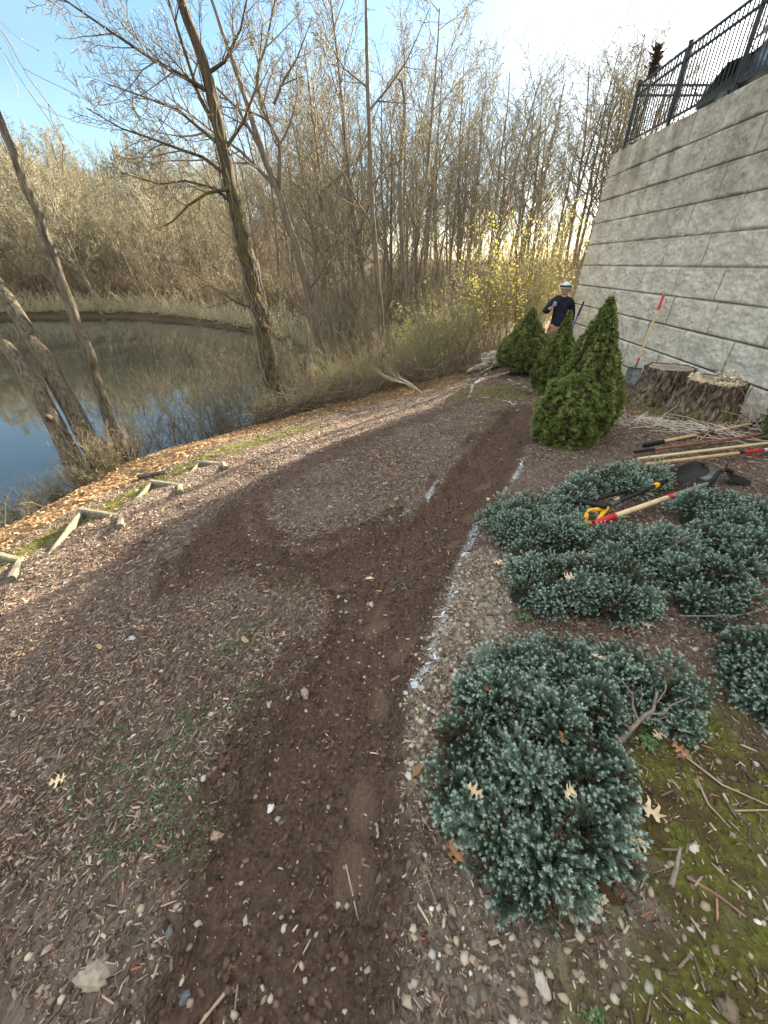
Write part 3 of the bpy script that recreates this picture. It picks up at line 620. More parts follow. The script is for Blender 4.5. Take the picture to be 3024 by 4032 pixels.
copies([(3.1,12.6,1,1.3,1),(3.9,13.6,0,1.5,2),(4.7,14.2,2,1.6,3),(4.4,13.3,1,1.0,.5),(5.6,15.4,0,1.8,4),(2.6,14,2,1.6,2)], [shrub(120+i, 14, 1.9, .6, yellow_m, 3, .028) for i in range(3)],
    'yellow_shrub', 'tall shrub with bright yellow young leaves by the far corner of the block wall', 'shrub', 'yellow leaved shrubs by the wall corner', a='stems', b='leaves')
copies(spots(20, sfn(bankline, (.15, .2)), .3, .3, .65, 3, g), straw, 'dry_weed', 'dry straw coloured weed clump on the bank between mulch and water', 'dry weed', 'dry weeds on the bank', a='stems', b='twigs')
copies([(-5.75,4.9,0,.7,0),(-5.3,5.3,1,.6,2),(-4.95,5.7,2,.75,1),(-5.55,4.4,1,.6,4),(-5.2,4.75,2,.5,3),(-5.9,3.9,0,.6,5),(-4.65,6.0,0,.9,1),(-4.55,6.35,1,1.0,2),(-4.75,5.95,2,.8,4),(-5.0,6.75,0,.7,1)],
    straw, 'dry_weed', 'dry reddish weed clump growing around the feet of the leaning trunks', 'dry weed', 'dry weeds around the leaning trunks', a='stems', b='twigs')
copies(spots(60, lambda g: (lambda i, q: (FS[i][0]*(1-q)+FS[i+1][0]*q+g.gauss(0, .8), FS[i][1]*(1-q)+FS[i+1][1]*q+1.2+abs(g.gauss(0, 2.2))))(g.randrange(len(FS)-1), g.random()), .8, .7, 1.4, 3, g) if 0 else
    [(x, y, g.randrange(3), g.uniform(.7, 1.4), g.uniform(0, 6)) for x, y in [(-6.0+1.05*k*-1+g.gauss(0, .3), np.interp(-6-1.05*k, [-46,-29,-20,-13.5,-7.9,-5], [34,36.2,36.6,33,28.4,25])+g.uniform(0, 3.5)) for k in range(38)]],
    dark, 'dark_shrub', 'dark bushy shrub on the far bank of the pond', 'shrub', 'dark shrubs on the far bank', a='stems', b='twigs')
# young tree with a reddish stem carrying yellow leaves
big('red', 'young tree with a reddish stem and yellow leafy vines in front of the wood', [(3.45,11.6,-.9),(3.5,11.5,0),(3.38,11.5,.93),(3.25,11.5,1.74),(2.9,11.5,2.6),(2.75,11.5,3.3)], .03,
    [([(3.4,11.5,.8),(3.7,11.4,1.4),(3.75,11.3,2.1)], .015, 6), ([(3.3,11.5,1.5),(2.95,11.4,1.9),(2.7,11.3,2.5)], .012, 6)], plain('red_stem', (.20,.07,.04), .7), twig_m, dict(PB, n=[6, 4, 3, 2], max=3))
lv = []
for _ in range(700):
    zc = random.uniform(.1, 2.6); a = random.choice([(-.25, 1), (.05, 1), (.35, .7), (-.6, .5)]); lv.append((3.35-.22*zc+a[0]+random.gauss(0, .07), 11.4+random.gauss(0, .12), zc*a[1]+random.gauss(0, .05)))
vn = Tubes()
for ox in (-.25, .05, .35, -.6): vn.add([(3.3+ox+random.gauss(0, .05)-.22*z_, 11.4, z_) for z_ in np.linspace(-.6, 2.4, 9)], [.006]*9, 4)
tag(link('leafy_vine', mesh('leafy_vine', vn.chunks(0)+[leaves_chunk(lv, .055, 1)], [twigd_m, yellow_m])), 'climbing vine hung with bright yellow green leaves around the reddish stem', 'vine')

# --- undergrowth nobody could count: twig tangle, brush heap, far bank grass
def tangle(n, fn, L, rad, mt, name, label, cat, arch=.4, sides=3):
    T = Tubes(); g = random.Random(len(label))
    for _ in range(n):
        x, y = fn(g); a = g.uniform(0, 6.28); l = L*g.uniform(.4, 1.3); e = g.uniform(-.1, 1.0)*arch*2; z = zt(x, y)+.06+abs(g.gauss(0, .1)); dx, dy = math.cos(a)*l, math.sin(a)*l
        p = [(x, y, z), (x+dx*.35, y+dy*.35, z+e*l*.5), (x+dx*.7+g.gauss(0, .05)*l, y+dy*.7+g.gauss(0, .05)*l, z+e*l*.75), (x+dx, y+dy, z+e*l*g.uniform(.4, 1.1))]
        T.add(p, [rad, rad*.8, rad*.6, rad*.35], sides, g.random())
    return tag(link(name, mesh(name, T.chunks(), [mt])), label, cat, None, 'stuff')
f_th = lambda g: (lambda y: (g.uniform(-3.0+.0*y, min(4.9, 1.0+.33*y)), y))(9.2+abs(g.gauss(0, 4.2)))
tangle(2600, f_th, .6, .004, twig_m, 'thicket_twigs', 'tangle of thin dry twigs filling the thicket', 'undergrowth', .9)
f_heap = sfn([(-2.6,8.3),(-1.6,8.5),(-.6,8.9),(.6,9.6),(1.7,10.4)], (.2, .35))
tangle(900, f_heap, .8, .007, twigd_m, 'brush_heap', 'long low heap of cut dark brush between mulch and thicket', 'brush', .3)
tangle(1300, sfn([(-5.9,4.2),(-5.5,5.2),(-5.2,6.3),(-4.6,7.4),(-3.9,8.1),(-3.0,8.2),(-1.8,8.2)], (.3, .3)), .35, .0028, twig_m, 'bank_twigs', 'fine dry twigs and stalks covering the bank', 'undergrowth', .9)
tangle(4500, lambda g: (lambda x: (x, float(np.interp(x, [-46,-29,-20,-13.5,-7.9,-4.8,-3.2], [31.5,34.6,35,31.3,26.6,23.2,19.2]))+.1+abs(g.gauss(0, .55))))(g.uniform(-44, -3.2)), .8, .012, rndmat('pale_grass', [(0, (.30,.27,.17)), (1, (.52,.47,.33))]), 'bank_grass', 'pale dry grass fringing the far bank of the pond', 'grass', 1.1)
tangle(9000, lambda g: (lambda x: (x, float(np.interp(x, [-46,-29,-20,-13.5,-7.9,-4.8,-3.2], [33,36,36.4,33,28.6,25,21]))+abs(g.gauss(0, 5))))(g.uniform(-48, 6)), 1.6, .012, twigd_m, 'far_undergrowth', 'dark twiggy undergrowth on the far slope', 'undergrowth', .9)
tangle(4000, lambda g: (lambda y: (g.uniform(-5, .45*y), y))(g.uniform(20, 36)), 1.5, .010, twig_m, 'wood_undergrowth', 'brown undergrowth beneath the trees deeper in the wood', 'undergrowth', .9)
tangle(9000, lambda g: (lambda a, r: (r*math.sin(a), r*math.cos(a)))(g.uniform(R(-64), R(-2)), g.uniform(46, 92)), 3.2, .022, twigd_m, 'hillside_scrub', 'grey brown scrub between the far trees', 'undergrowth', 1.0)
tangle(3200, lambda g: (lambda a, r: (r*math.sin(a), r*math.cos(a)))(g.uniform(R(-2), R(37)), g.uniform(24, 60)), 1.9, .014, twig_m, 'woodland_floor_scrub', 'low tan scrub on the floor of the open wood', 'undergrowth', 1.0)
# pale sapling fallen over the mulch edge
T = Tubes(); g = random.Random(3)
for k in range(11):
    a = g.uniform(-.2, .25); l = g.uniform(.5, 1.05); T.add([(.75, 7.9, -.62), (.75-.35*l, 7.9+.25*l+a*.3, -.5), (.75-.75*l, 7.9+.5*l+a, -.45+a*.2), (.75-l, 7.9+.65*l+a*1.6, -.35+g.uniform(-.08, .15))], [.006, .005, .0035, .0015], 4, g.random())
tag(link('fallen_branches', mesh('fallen_branches', T.chunks(), [rndmat('pale_twig', [(0, (.25,.20,.14)), (1, (.50,.44,.34))])])), 'bundle of pale bare branches lying across the edge of the brush heap', 'branches')

def belt(n):
    T = Tubes(); g = random.Random(77)
    for _ in range(n):
        a = g.uniform(R(-66), R(44)) if g.random() < .4 else g.uniform(R(-66), R(0)); r = g.uniform(84, 112); x, y = r*math.sin(a), r*math.cos(a); z = zt(x, y); h = g.uniform(0, 7.5)*(.75+.25*math.sin(a*37)+.15*math.sin(a*91)); l = g.uniform(1, 2.6)
        e = (x+g.gauss(0, .5), y+g.gauss(0, .5), z+h+l); T.add([(x, y, z+h), tuple((p+q)/2+g.gauss(0, .12) for p, q in zip((x, y, z+h), e)), e], [.06, .045, .025], 3, g.random())
    tag(link('far_wood', mesh('far_wood', T.chunks(), [farm])), 'far off bare wood reading as one brown mass behind the skyline trees', 'wood', None, 'stuff')
belt(12000)
# ---------------------------------------------------------------- dwarf spruces (green cones)
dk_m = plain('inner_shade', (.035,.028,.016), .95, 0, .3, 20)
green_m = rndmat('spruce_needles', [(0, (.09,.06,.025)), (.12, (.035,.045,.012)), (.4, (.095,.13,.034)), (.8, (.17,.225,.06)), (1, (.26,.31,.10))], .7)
TN = 7
def tuft(nn, L, w, spread, seed):
    g = np.random.default_rng(seed); V = []; F = []
    for i in range(nn):
        a = g.uniform(0, 6.28); e = g.uniform(.15, 1)*spread; d = np.array([math.cos(a)*math.sin(e), math.sin(a)*math.sin(e), math.cos(e)]); s_ = np.cross(d, [0, 0, 1.]); s_ /= np.linalg.norm(s_)+1e-6
        b = d*L*g.uniform(0, .25); k = len(V); V += [b-s_*w, b+s_*w, b+d*L*g.uniform(.7, 1.1)]; F.append([k, k+1, k+2])
    return np.array(V), np.array(F)
TUFT = tuft(12, 1, .11, 1.15, 3)
def ellipsoid_pts(n, prof, g):
    """prof(t) -> (r, z) silhouettes; returns points and normals"""
    t = g.random(n*3); rr = np.array([prof(q)[0] for q in t]); keep = g.random(n*3) < rr/rr.max(); t = t[keep][:n]
    a = g.uniform(0, 6.283, len(t)); r = np.array([prof(q)[0] for q in t]); z = np.array([prof(q)[1] for q in t])
    dr = np.array([prof(min(q+.01, 1))[0]-prof(max(q-.01, 0))[0] for q in t]); dz = np.array([prof(min(q+.01, 1))[1]-prof(max(q-.01, 0))[1] for q in t])
    nl = np.hypot(dr, dz)+1e-9; N = np.stack([np.cos(a)*dz/nl, np.sin(a)*dz/nl, -dr/nl], 1)
    return np.stack([r*np.cos(a), r*np.sin(a), z], 1), N, a, t
def cone(x, y, label, bodies, trunk=.12, dens=1.0):
    g = np.random.default_rng(int(x*100)); z0 = zg(x, y); rt = empty('dwarf_spruce', (x, y, z0), label, 'dwarf spruce', 'cone shaped dwarf spruces'); ch = []
    for (cx, cy, prof, n) in bodies:
        n = int(n*dens*1.5); P, N, a, tt = ellipsoid_pts(n, prof, g)
        lump = fbm(a*2.2+cx*9, tt*7+cy*5, 3, 301); lump2 = fbm(a*8+5, tt*22, 2, 311)
        P = P+N*(lump*.20+lump2*.10+g.normal(0, .008, len(P)))[:, None]*np.clip(np.hypot(P[:, 0], P[:, 1])/.22, .3, 1)[:, None]
        P[:, 0] += cx; P[:, 1] += cy
        kk = (lump2+.5*fbm(a*14, tt*40, 2, 331)) > -.17; P, N, lump, lump2 = P[kk], N[kk], lump[kk], lump2[kk]
        D = N*.8+np.array([0, 0, .55])+g.normal(0, .3, P.shape)
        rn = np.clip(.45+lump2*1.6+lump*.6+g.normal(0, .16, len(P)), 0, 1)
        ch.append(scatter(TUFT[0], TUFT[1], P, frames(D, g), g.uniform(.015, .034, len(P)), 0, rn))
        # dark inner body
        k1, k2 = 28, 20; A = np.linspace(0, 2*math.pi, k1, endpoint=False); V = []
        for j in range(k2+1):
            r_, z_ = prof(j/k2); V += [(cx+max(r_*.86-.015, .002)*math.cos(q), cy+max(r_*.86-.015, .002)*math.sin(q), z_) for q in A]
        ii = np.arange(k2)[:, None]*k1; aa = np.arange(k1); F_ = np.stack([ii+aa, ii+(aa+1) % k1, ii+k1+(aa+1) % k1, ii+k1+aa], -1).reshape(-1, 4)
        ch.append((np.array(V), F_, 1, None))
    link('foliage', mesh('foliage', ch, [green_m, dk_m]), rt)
    tube_obj('trunk', [(0, 0, -.15), (0, 0, trunk), (0.01, 0, trunk+.3)], [.045, .035, .03], bark_m, rt, 8)
    return rt
def prof_fn(pts):
    z = np.array([p[1] for p in pts]); r = np.array([p[0] for p in pts]); q = np.linspace(0, 1, len(pts))
    return lambda t: (float(np.interp(t, q, r)), float(np.interp(t, q, z)))
cone(2.32, 4.45, 'largest green dwarf spruce, tall leaning cone with a broad bulge on its left side',
     [(.0, .12, prof_fn([(.24,.10),(.33,.16),(.36,.30),(.345,.45),(.30,.60),(.25,.75),(.205,.9),(.16,1.04),(.115,1.18),(.07,1.30),(.035,1.38),(.004,1.44)]), 8000),
      (-.24, -.12, prof_fn([(.24,.02),(.32,.08),(.35,.22),(.34,.36),(.28,.50),(.20,.60),(.11,.68),(.01,.72)]), 5500)], .1)
cone(3.1, 7.35, 'green dwarf spruce with a long thin bent tip, between the two others',
     [(0, 0, prof_fn([(.30,.05),(.36,.12),(.41,.28),(.40,.42),(.33,.58),(.24,.72),(.165,.84),(.115,.96),(.08,1.08),(.06,1.18),(.035,1.27),(.003,1.34)]), 9500)], .1)
cone(3.15, 9.35, 'squat dark green dwarf spruce farthest back, beside the rotten log',
     [(0, 0, prof_fn([(.28,.16),(.50,.2),(.60,.34),(.60,.48),(.50,.64),(.38,.78),(.29,.90),(.21,1.02),(.14,1.14),(.08,1.26),(.003,1.36)]), 9000)], .14)
cone(4.55, 4.05, 'green dwarf spruce cut off by the right edge, beside the long wooden handles',
     [(0, 0, prof_fn([(.2,.03),(.30,.1),(.34,.22),(.32,.36),(.25,.5),(.16,.64),(.08,.8),(.003,.9)]), 4500)], .1)

# ---------------------------------------------------------------- blue carpet spruces / junipers
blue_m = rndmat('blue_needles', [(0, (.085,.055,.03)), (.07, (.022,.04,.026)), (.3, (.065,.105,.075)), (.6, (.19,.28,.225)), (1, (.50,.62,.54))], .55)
def sprig(rings, per, tip, seed, w=.045):
    g = np.random.default_rng(seed); V = []; F = []; T = []
    def tri(b, d, L, ww, tone):
        s_ = np.cross(d, g.normal(size=3)); s_ /= np.linalg.norm(s_)+1e-6; k = len(V); V.extend([b-s_*ww, b+s_*ww, b+d*L]); F.append([k, k+1, k+2]); T.append(tone)
    for i in range(rings):
        z = i/rings
        for j in range(per):
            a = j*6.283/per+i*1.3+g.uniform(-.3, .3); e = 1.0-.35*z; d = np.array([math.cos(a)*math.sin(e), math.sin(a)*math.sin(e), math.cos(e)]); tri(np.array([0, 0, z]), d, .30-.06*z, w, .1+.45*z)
    for j in range(tip):
        a = j*6.283/tip; e = g.uniform(.25, .85); d = np.array([math.cos(a)*math.sin(e), math.sin(a)*math.sin(e), math.cos(e)]); tri(np.array([0, 0, .93]), d, .27, w*1.15, .8+g.uniform(0, .2))
    return np.array(V), np.array(F), np.array(T)
SPR_HI = sprig(7, 6, 9, 1); SPR_LO = sprig(4, 4, 6, 2, .07)
def blue(name_label, lobes, hi, per_clump=13, clump_r=.055, size=(.035, .055), bare=None, seed=1, dens=260, cen=None):
    fs = .88 if seed in (1, 8) else .80; lobes = [(a, b, c*fs, d*fs, e*.82) for a, b, c, d, e in lobes]; g = np.random.default_rng(seed); cen = cen or (np.mean([l[0] for l in lobes]), np.mean([l[1] for l in lobes])); z0 = zg(*cen)
    rt = empty('blue_spruce_shrub', (cen[0], cen[1], z0), name_label, 'blue conifer shrub', 'low blue conifer shrubs'); ch = []; tb = Tubes()
    sv, sf, st = SPR_HI if hi else SPR_LO
    PP = []; DD = []; RR = []
    def inside(p, skip):
        for j, (lx, ly, rx, ry, h) in enumerate(lobes):
            if j == skip: continue
            if ((p[0]-lx)/rx)**2+((p[1]-ly)/ry)**2+((p[2]-zb[j])/h)**2 < .72: return True
        return False
    zb = [zg(l[0], l[1]) for l in lobes]
    for li, (lx, ly, rx, ry, h) in enumerate(lobes):
        n = int(.62*dens*(rx*ry*3.14+ (rx+ry)*h*2.2)/.16*.5)
        for _ in range(n):
            u = g.uniform(-.05, 1)**.9 if 0 else g.uniform(0, 1); a = g.uniform(0, 6.283); cz = u**.85; cr = math.sqrt(max(0, 1-cz*cz)); nrm = np.array([math.cos(a)*cr/rx, math.sin(a)*cr/ry, cz/h]); nrm /= np.linalg.norm(nrm)
            p = np.array([lx+rx*cr*math.cos(a), ly+ry*cr*math.sin(a), zb[li]+.02+h*cz])+nrm*g.normal(-.012, .03)
            if inside(p, li): continue
            fb = float(fbm(np.array([p[0]*11+seed]), np.array([p[1]*11+p[2]*9]), 2, 500)[0])
            if fb > .10 and g.random() < .9: continue
            p = p-nrm*(fb*.17+.004)
            # a fan: small dome of sprigs pointing outward and slightly forward
            out = nrm*.75+np.array([math.cos(a), math.sin(a), .35])*.55+g.normal(0, .22, 3); out /= np.linalg.norm(out)
            cr_ = clump_r*g.uniform(.8, 1.5); p = p+(out*g.uniform(.01, .055) if g.random() < .16 else 0); base = p-out*cr_*.9; tone = g.normal(0, .10)
            m = max(4, int(per_clump*g.uniform(.7, 1.2)))
            U = frames(np.repeat(out[None], 1, 0), g)[0]
            for k in range(m):
                q = g.uniform(0, 6.283); e = math.sqrt((k+.5)/m)*g.uniform(.75, .95); d = out*math.cos(e*1.05)+(U[:, 0]*math.cos(q)+U[:, 1]*math.sin(q))*math.sin(e*1.05)
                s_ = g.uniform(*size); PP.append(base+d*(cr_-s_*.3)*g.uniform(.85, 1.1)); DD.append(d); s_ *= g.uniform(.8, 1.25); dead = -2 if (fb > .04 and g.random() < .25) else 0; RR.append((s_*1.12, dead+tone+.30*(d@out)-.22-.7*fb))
            b0 = np.array([lx, ly, zb[li]+.03]); mid = (b0+p)/2+np.array([0, 0, .02])
            if g.random() < .4: tb.add([tuple(b0), tuple(mid), tuple(base)], [.005, .004, .002], 3, .3)
    PP = np.array(PP); DD = np.array(DD); RR = np.array(RR); c0 = np.array([cen[0], cen[1], z0])
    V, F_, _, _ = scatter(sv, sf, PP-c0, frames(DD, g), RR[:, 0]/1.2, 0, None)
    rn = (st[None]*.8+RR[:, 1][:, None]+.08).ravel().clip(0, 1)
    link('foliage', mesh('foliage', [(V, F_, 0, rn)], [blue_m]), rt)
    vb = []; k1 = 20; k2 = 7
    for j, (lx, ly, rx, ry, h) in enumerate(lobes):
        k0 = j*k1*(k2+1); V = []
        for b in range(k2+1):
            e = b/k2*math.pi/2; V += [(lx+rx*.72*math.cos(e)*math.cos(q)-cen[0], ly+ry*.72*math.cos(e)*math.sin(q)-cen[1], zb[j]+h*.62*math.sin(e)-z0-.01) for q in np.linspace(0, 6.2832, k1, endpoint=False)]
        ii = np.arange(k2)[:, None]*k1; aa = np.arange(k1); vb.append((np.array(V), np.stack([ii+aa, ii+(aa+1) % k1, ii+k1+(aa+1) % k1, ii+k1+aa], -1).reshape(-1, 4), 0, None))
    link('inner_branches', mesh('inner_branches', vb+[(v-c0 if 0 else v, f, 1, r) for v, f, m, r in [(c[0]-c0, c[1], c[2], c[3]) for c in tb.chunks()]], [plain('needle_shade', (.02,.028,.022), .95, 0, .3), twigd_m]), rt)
    if bare:
        T = Tubes()
        for pts, rd in bare: T.add([(p[0]-cen[0], p[1]-cen[1], p[2]-z0) for p in pts], np.linspace(rd, rd*.5, len(pts)), 8, .5)
        link('bare_branch', mesh('bare_branch', T.chunks(), [plain('grey_branch', (.17,.14,.12), .9, 0, .4, 60)], True), rt)
    return rt
blue('largest blue green conifer shrub, in the foreground, with a bare grey branch on its right',
     [(.49,.44,.15,.11,.15),(.63,.49,.13,.12,.15),(.38,.52,.14,.12,.14),(.27,.66,.13,.12,.14),(.33,.80,.15,.14,.15),(.5,.66,.17,.14,.17),(.70,.67,.16,.13,.17),(.47,.98,.17,.16,.16),(.66,.87,.19,.16,.19),(.86,.92,.14,.12,.17),(.82,1.12,.2,.15,.17),(1.06,1.1,.16,.13,.15),(1.2,.98,.15,.12,.14),(.62,1.13,.16,.13,.15),(.80,.74,.09,.08,.12)], True, 14, .058, (.034, .052),
     [([(.86,.78,.02),(.95,.84,.035),(1.02,.885,.05),(1.06,.90,.06),(1.10,.96,.09)], .011), ([(.99,.865,.045),(.985,.91,.06),(1.0,.95,.08),(.97,1.0,.11)], .006), ([(1.04,.89,.055),(1.09,.885,.06),(1.13,.91,.08),(1.19,.92,.11)], .005), ([(.95,.84,.035),(.91,.87,.05),(.90,.93,.08)], .005), ([(1.01,.88,.05),(1.05,.86,.06),(1.09,.865,.08)], .003), ([(1.0,.91,.07),(1.03,.94,.08),(1.04,.98,.11)], .003), ([(.97,.9,.06),(.94,.93,.07),(.95,.97,.10)], .003), ([(1.08,.92,.08),(1.13,.96,.1),(1.14,1.0,.13)], .003)], 1, 300)
blue('round blue green conifer shrub left of the yellow shovel grip', [(1.02,2.15,.2,.15,.15),(.92,2.42,.18,.17,.16),(1.22,2.18,.2,.17,.16),(1.12,2.5,.2,.17,.16),(1.0,2.3,.2,.18,.2),(1.28,2.4,.17,.15,.15),(.88,2.22,.13,.12,.13)], True, 12, .06, (.034, .052), None, 2, 240)
blue('wide blue green conifer shrub in the middle, with a tan oak leaf caught on it', [(.82,1.68,.14,.13,.13),(.96,1.62,.16,.14,.15),(1.12,1.58,.17,.14,.16),(1.28,1.53,.17,.12,.15),(1.40,1.60,.15,.13,.15),(1.0,1.80,.2,.14,.14),(1.22,1.78,.2,.15,.17),(1.42,1.8,.16,.15,.16),(.86,1.84,.13,.12,.12)], True, 12, .058, (.034, .052), None, 3, 260)
blue('blue green conifer shrub right of the wide middle one, pale dead twigs on its top', [(1.62,1.95,.2,.17,.17),(1.74,1.72,.18,.16,.16),(1.68,1.54,.15,.12,.14),(1.85,1.55,.16,.12,.14),(1.95,1.75,.2,.17,.17),(1.55,2.1,.14,.12,.14),(1.8,2.0,.2,.17,.18)], True, 11, .06, (.034, .052),
     [([(1.72,1.9,.1),(1.68,1.86,.22),(1.62,1.84,.27)], .004), ([(1.7,1.88,.1),(1.75,1.84,.24),(1.82,1.83,.26)], .004), ([(1.5,1.42,.03),(1.75,1.40,.05),(1.95,1.45,.04)], .005)], 4, 230)
blue('long blue green conifer shrub at the right edge under the shovel blade', [(2.15,2.1,.22,.17,.17),(2.35,2.2,.2,.17,.18),(2.3,2.42,.2,.16,.19),(2.45,2.5,.22,.18,.20),(2.55,2.3,.2,.18,.18),(2.32,1.98,.2,.15,.16),(2.75,2.35,.22,.2,.18),(2.2,1.85,.16,.13,.14)], True, 10, .06, (.036, .056), None, 5, 210)
blue('small blue green conifer shrub with the ends of the wooden handles lying on it', [(1.75,2.95,.17,.14,.13),(1.95,3.05,.2,.16,.17),(2.15,3.1,.2,.16,.17),(2.3,3.02,.17,.14,.14),(2.1,2.92,.17,.13,.13)], False, 10, .06, (.036, .056), None, 6, 230)
blue('low blue green conifer shrub to the left of the handle ends, above the round one', [(1.45,2.75,.18,.14,.13),(1.6,2.82,.16,.14,.14),(1.32,2.66,.13,.1,.1)], False, 10, .06, (.036, .056), None, 7, 230)
blue('blue green conifer shrub cut off by the right edge beside the largest one', [(1.62,1.07,.15,.13,.15),(1.72,1.18,.2,.16,.17),(1.66,.95,.14,.12,.14),(1.85,1.0,.2,.17,.17)], True, 13, .058, (.034, .052), None, 8, 260)

# ---------------------------------------------------------------- stumps, log
t = NT('stump_bark'); v = t.coord('Object', (1, 1, .3)); n = t.noise(v, 26, 5, .7, .3); n2 = t.noise(t.coord(), 4, 3)
sepn = t.n('SeparateXYZ'); t.link(t.coord(), sepn.inputs[0])
c = t.ramp(n, [(.4, (.03,.022,.016)), (.5, (.11,.086,.065)), (.62, (.27,.225,.18))])
lowm = t.math('MULTIPLY', t.ramp(sepn.outputs[2], [(0., 1.), (.38, 0.)]), t.ramp(n2, [(.45, 0.), (.6, .85)])); c = t.mix(lowm, c, (.13,.13,.02))
t.bump(n, 1, .03); stump_m = t.col(c, .95)
t = NT('cut_wood'); v = t.coord('Object', (1, 1, .2)); n = t.noise(v, 12, 5, .7); t.bump(n, .6, .02); cutg = t.col(t.ramp(n, [(.3, (.13,.11,.09)), (.7, (.36,.32,.26))]), .9)
splint_m = rndmat('splinter_wood', [(0, (.38,.30,.19)), (1, (.72,.64,.46))], .8)
def stump(x, y, r0, r1, H, label, lean, cap_m, seed, chunks):
    z0 = zg(x, y)-.06; rt = empty('tree_stump', (x, y, z0), label, 'stump'); g = random.Random(seed)
    nu_, nv_ = 160, 50; a = np.linspace(0, 2*math.pi, nu_, endpoint=False); q = np.linspace(0, 1, nv_); Aa, Q = np.meshgrid(a, q)
    r = r1+(r0-r1)*(1-Q)**2.2*(1+.35*np.cos(3*Aa+seed)+.25*np.cos(5*Aa+2*seed)); ridge = np.abs(fbm(np.cos(Aa)*9+9+np.sin(Aa)*4, Q*1.5+np.sin(Aa)*10, 4, 400+seed)); ridge2 = fbm(np.cos(Aa)*16+30, np.sin(Aa)*16+Q*5, 3, 420+seed)
    r = r*(1+.07*fbm(np.cos(Aa)*1.5+seed, np.sin(Aa)*1.5+Q, 2, 9))+(.15*ridge+.07*ridge2)
    top = H*(1+.05*fbm(np.cos(Aa)*3, np.sin(Aa)*3, 3, 7+seed)*Q)
    V = np.stack([r*np.cos(Aa)+lean[0]*Q, r*np.sin(Aa)+lean[1]*Q, top*Q], -1).reshape(-1, 3); I = np.arange(nu_*nv_).reshape(nv_, nu_); J = np.roll(I, -1, 1)
    F_ = np.stack([I[:-1], J[:-1], J[1:], I[1:]], -1).reshape(-1, 4)
    link('bark', mesh('bark', [(V, F_, 0, None)], [stump_m], True), rt)
    ks = 10; Vt = []; rt_ = r[-1]; tz = top[-1]
    for k in range(ks+1):
        f = 1-k/ks*.995; Vt.append(np.stack([(rt_-.012)*f*np.cos(a)+lean[0], (rt_-.012)*f*np.sin(a)+lean[1], tz*(f)+H*(1-f)-.012+.03*fbm(np.cos(a)*f*6, np.sin(a)*f*6, 3, 5)*(1 if k else 0)], 1))
    Vt = np.concatenate(Vt); I = np.arange(nu_*(ks+1)).reshape(ks+1, nu_); J = np.roll(I, -1, 1)
    link('cut_top', mesh('cut_top', [(Vt, np.stack([I[:-1], J[:-1], J[1:], I[1:]], -1).reshape(-1, 4), 0, None)], [cap_m]), rt)
    if chunks:
        n = 260; gg = np.random.default_rng(3); aa = gg.uniform(1.7, 5.0, n); rr = r1*(.55+.5*gg.random(n)**.5); P = np.stack([rr*np.cos(aa)+lean[0], rr*np.sin(aa)+lean[1], H+gg.uniform(-.01, .02, n)], 1)
        P[:70] = np.stack([gg.normal(.02, .07, 70)+lean[0], gg.normal(-.12, .06, 70)+lean[1], H+np.abs(gg.normal(.04, .035, 70))], 1)
        cube = np.array([[-.5,-.5,-.5],[.5,-.5,-.5],[.5,.5,-.5],[-.5,.5,-.5],[-.35,-.3,.5],[.3,-.4,.45],[.4,.3,.5],[-.4,.4,.4]]); cf = np.array([[0,3,2,1],[4,5,6,7],[0,1,5,4],[1,2,6,5],[2,3,7,6],[3,0,4,7]])
        link('splintered_wood', mesh('splintered_wood', [scatter(cube, cf, P, rotmats(n, gg), np.stack([gg.uniform(.015, .07, n), gg.uniform(.012, .035, n), gg.uniform(.008, .02, n)], 1), 0, gg.random(n))], [splint_m]), rt)
        T = Tubes(); T.add([(lean[0]+.12, lean[1]-r1+.02, H*.45), (lean[0]+.12, lean[1]-r1-.07, H*.45)], [.05, .04], 8)
    return rt
stump(4.28, 6.25, .46, .30, .60, 'farther broad tree stump with moss at its foot, nearer the block wall', (.08, .0), cutg, 1, False)
stump(4.18, 5.15, .42, .30, .55, 'nearer tree stump with pale splintered wood on its cut top', (.1, .05), cutg, 4, True)
t = NT('rotten_wood'); v = t.coord('Object', (.35, 1, 1)); n = t.noise(v, 15, 5, .75, .6); t.bump(n, 1, .04)
rot_m = t.col(t.ramp(n, [(.42, (.07,.055,.045)), (.5, (.34,.31,.28)), (.7, (.66,.64,.60))]), .9)
z0 = zg(2.75, 10.4); lg = empty('rotten_log', (2.75, 10.4, z0), 'pale rotten log with peeling bark lying behind the farthest dwarf spruce', 'log')
na, nb = 40, 24; a = np.linspace(0, 2*math.pi, na, endpoint=False); q = np.linspace(0, 1, nb); Aa, Q = np.meshgrid(a, q); rr = .22*(1+.35*fbm(np.cos(Aa)*2+3, np.sin(Aa)*2+Q*6, 4, 33))*np.clip(np.sin(math.pi*(Q*.96+.02))**.22, .1, 1)
V = np.stack([-.35+1.5*Q, .25*Q+rr*np.cos(Aa), .2+rr*np.sin(Aa)], -1).reshape(-1, 3); I = np.arange(na*nb).reshape(nb, na); J = np.roll(I, -1, 1)
link('trunk_section', mesh('trunk_section', [(V, np.stack([I[:-1], J[:-1], J[1:], I[1:]], -1).reshape(-1, 4), 0, None)], [rot_m], True), lg)
tube_obj('broken_limb', [(-.75,-.5,.02),(-.5,-.35,.07),(-.2,-.2,.12),(.1,-.1,.14)], [.03,.07,.085,.08], rot_m, lg, 10)
tube_obj('broken_limb', [(-.5,-.75,.01),(-.3,-.5,.05),(-.1,-.3,.08)], [.015,.03,.04], rot_m, lg, 8)

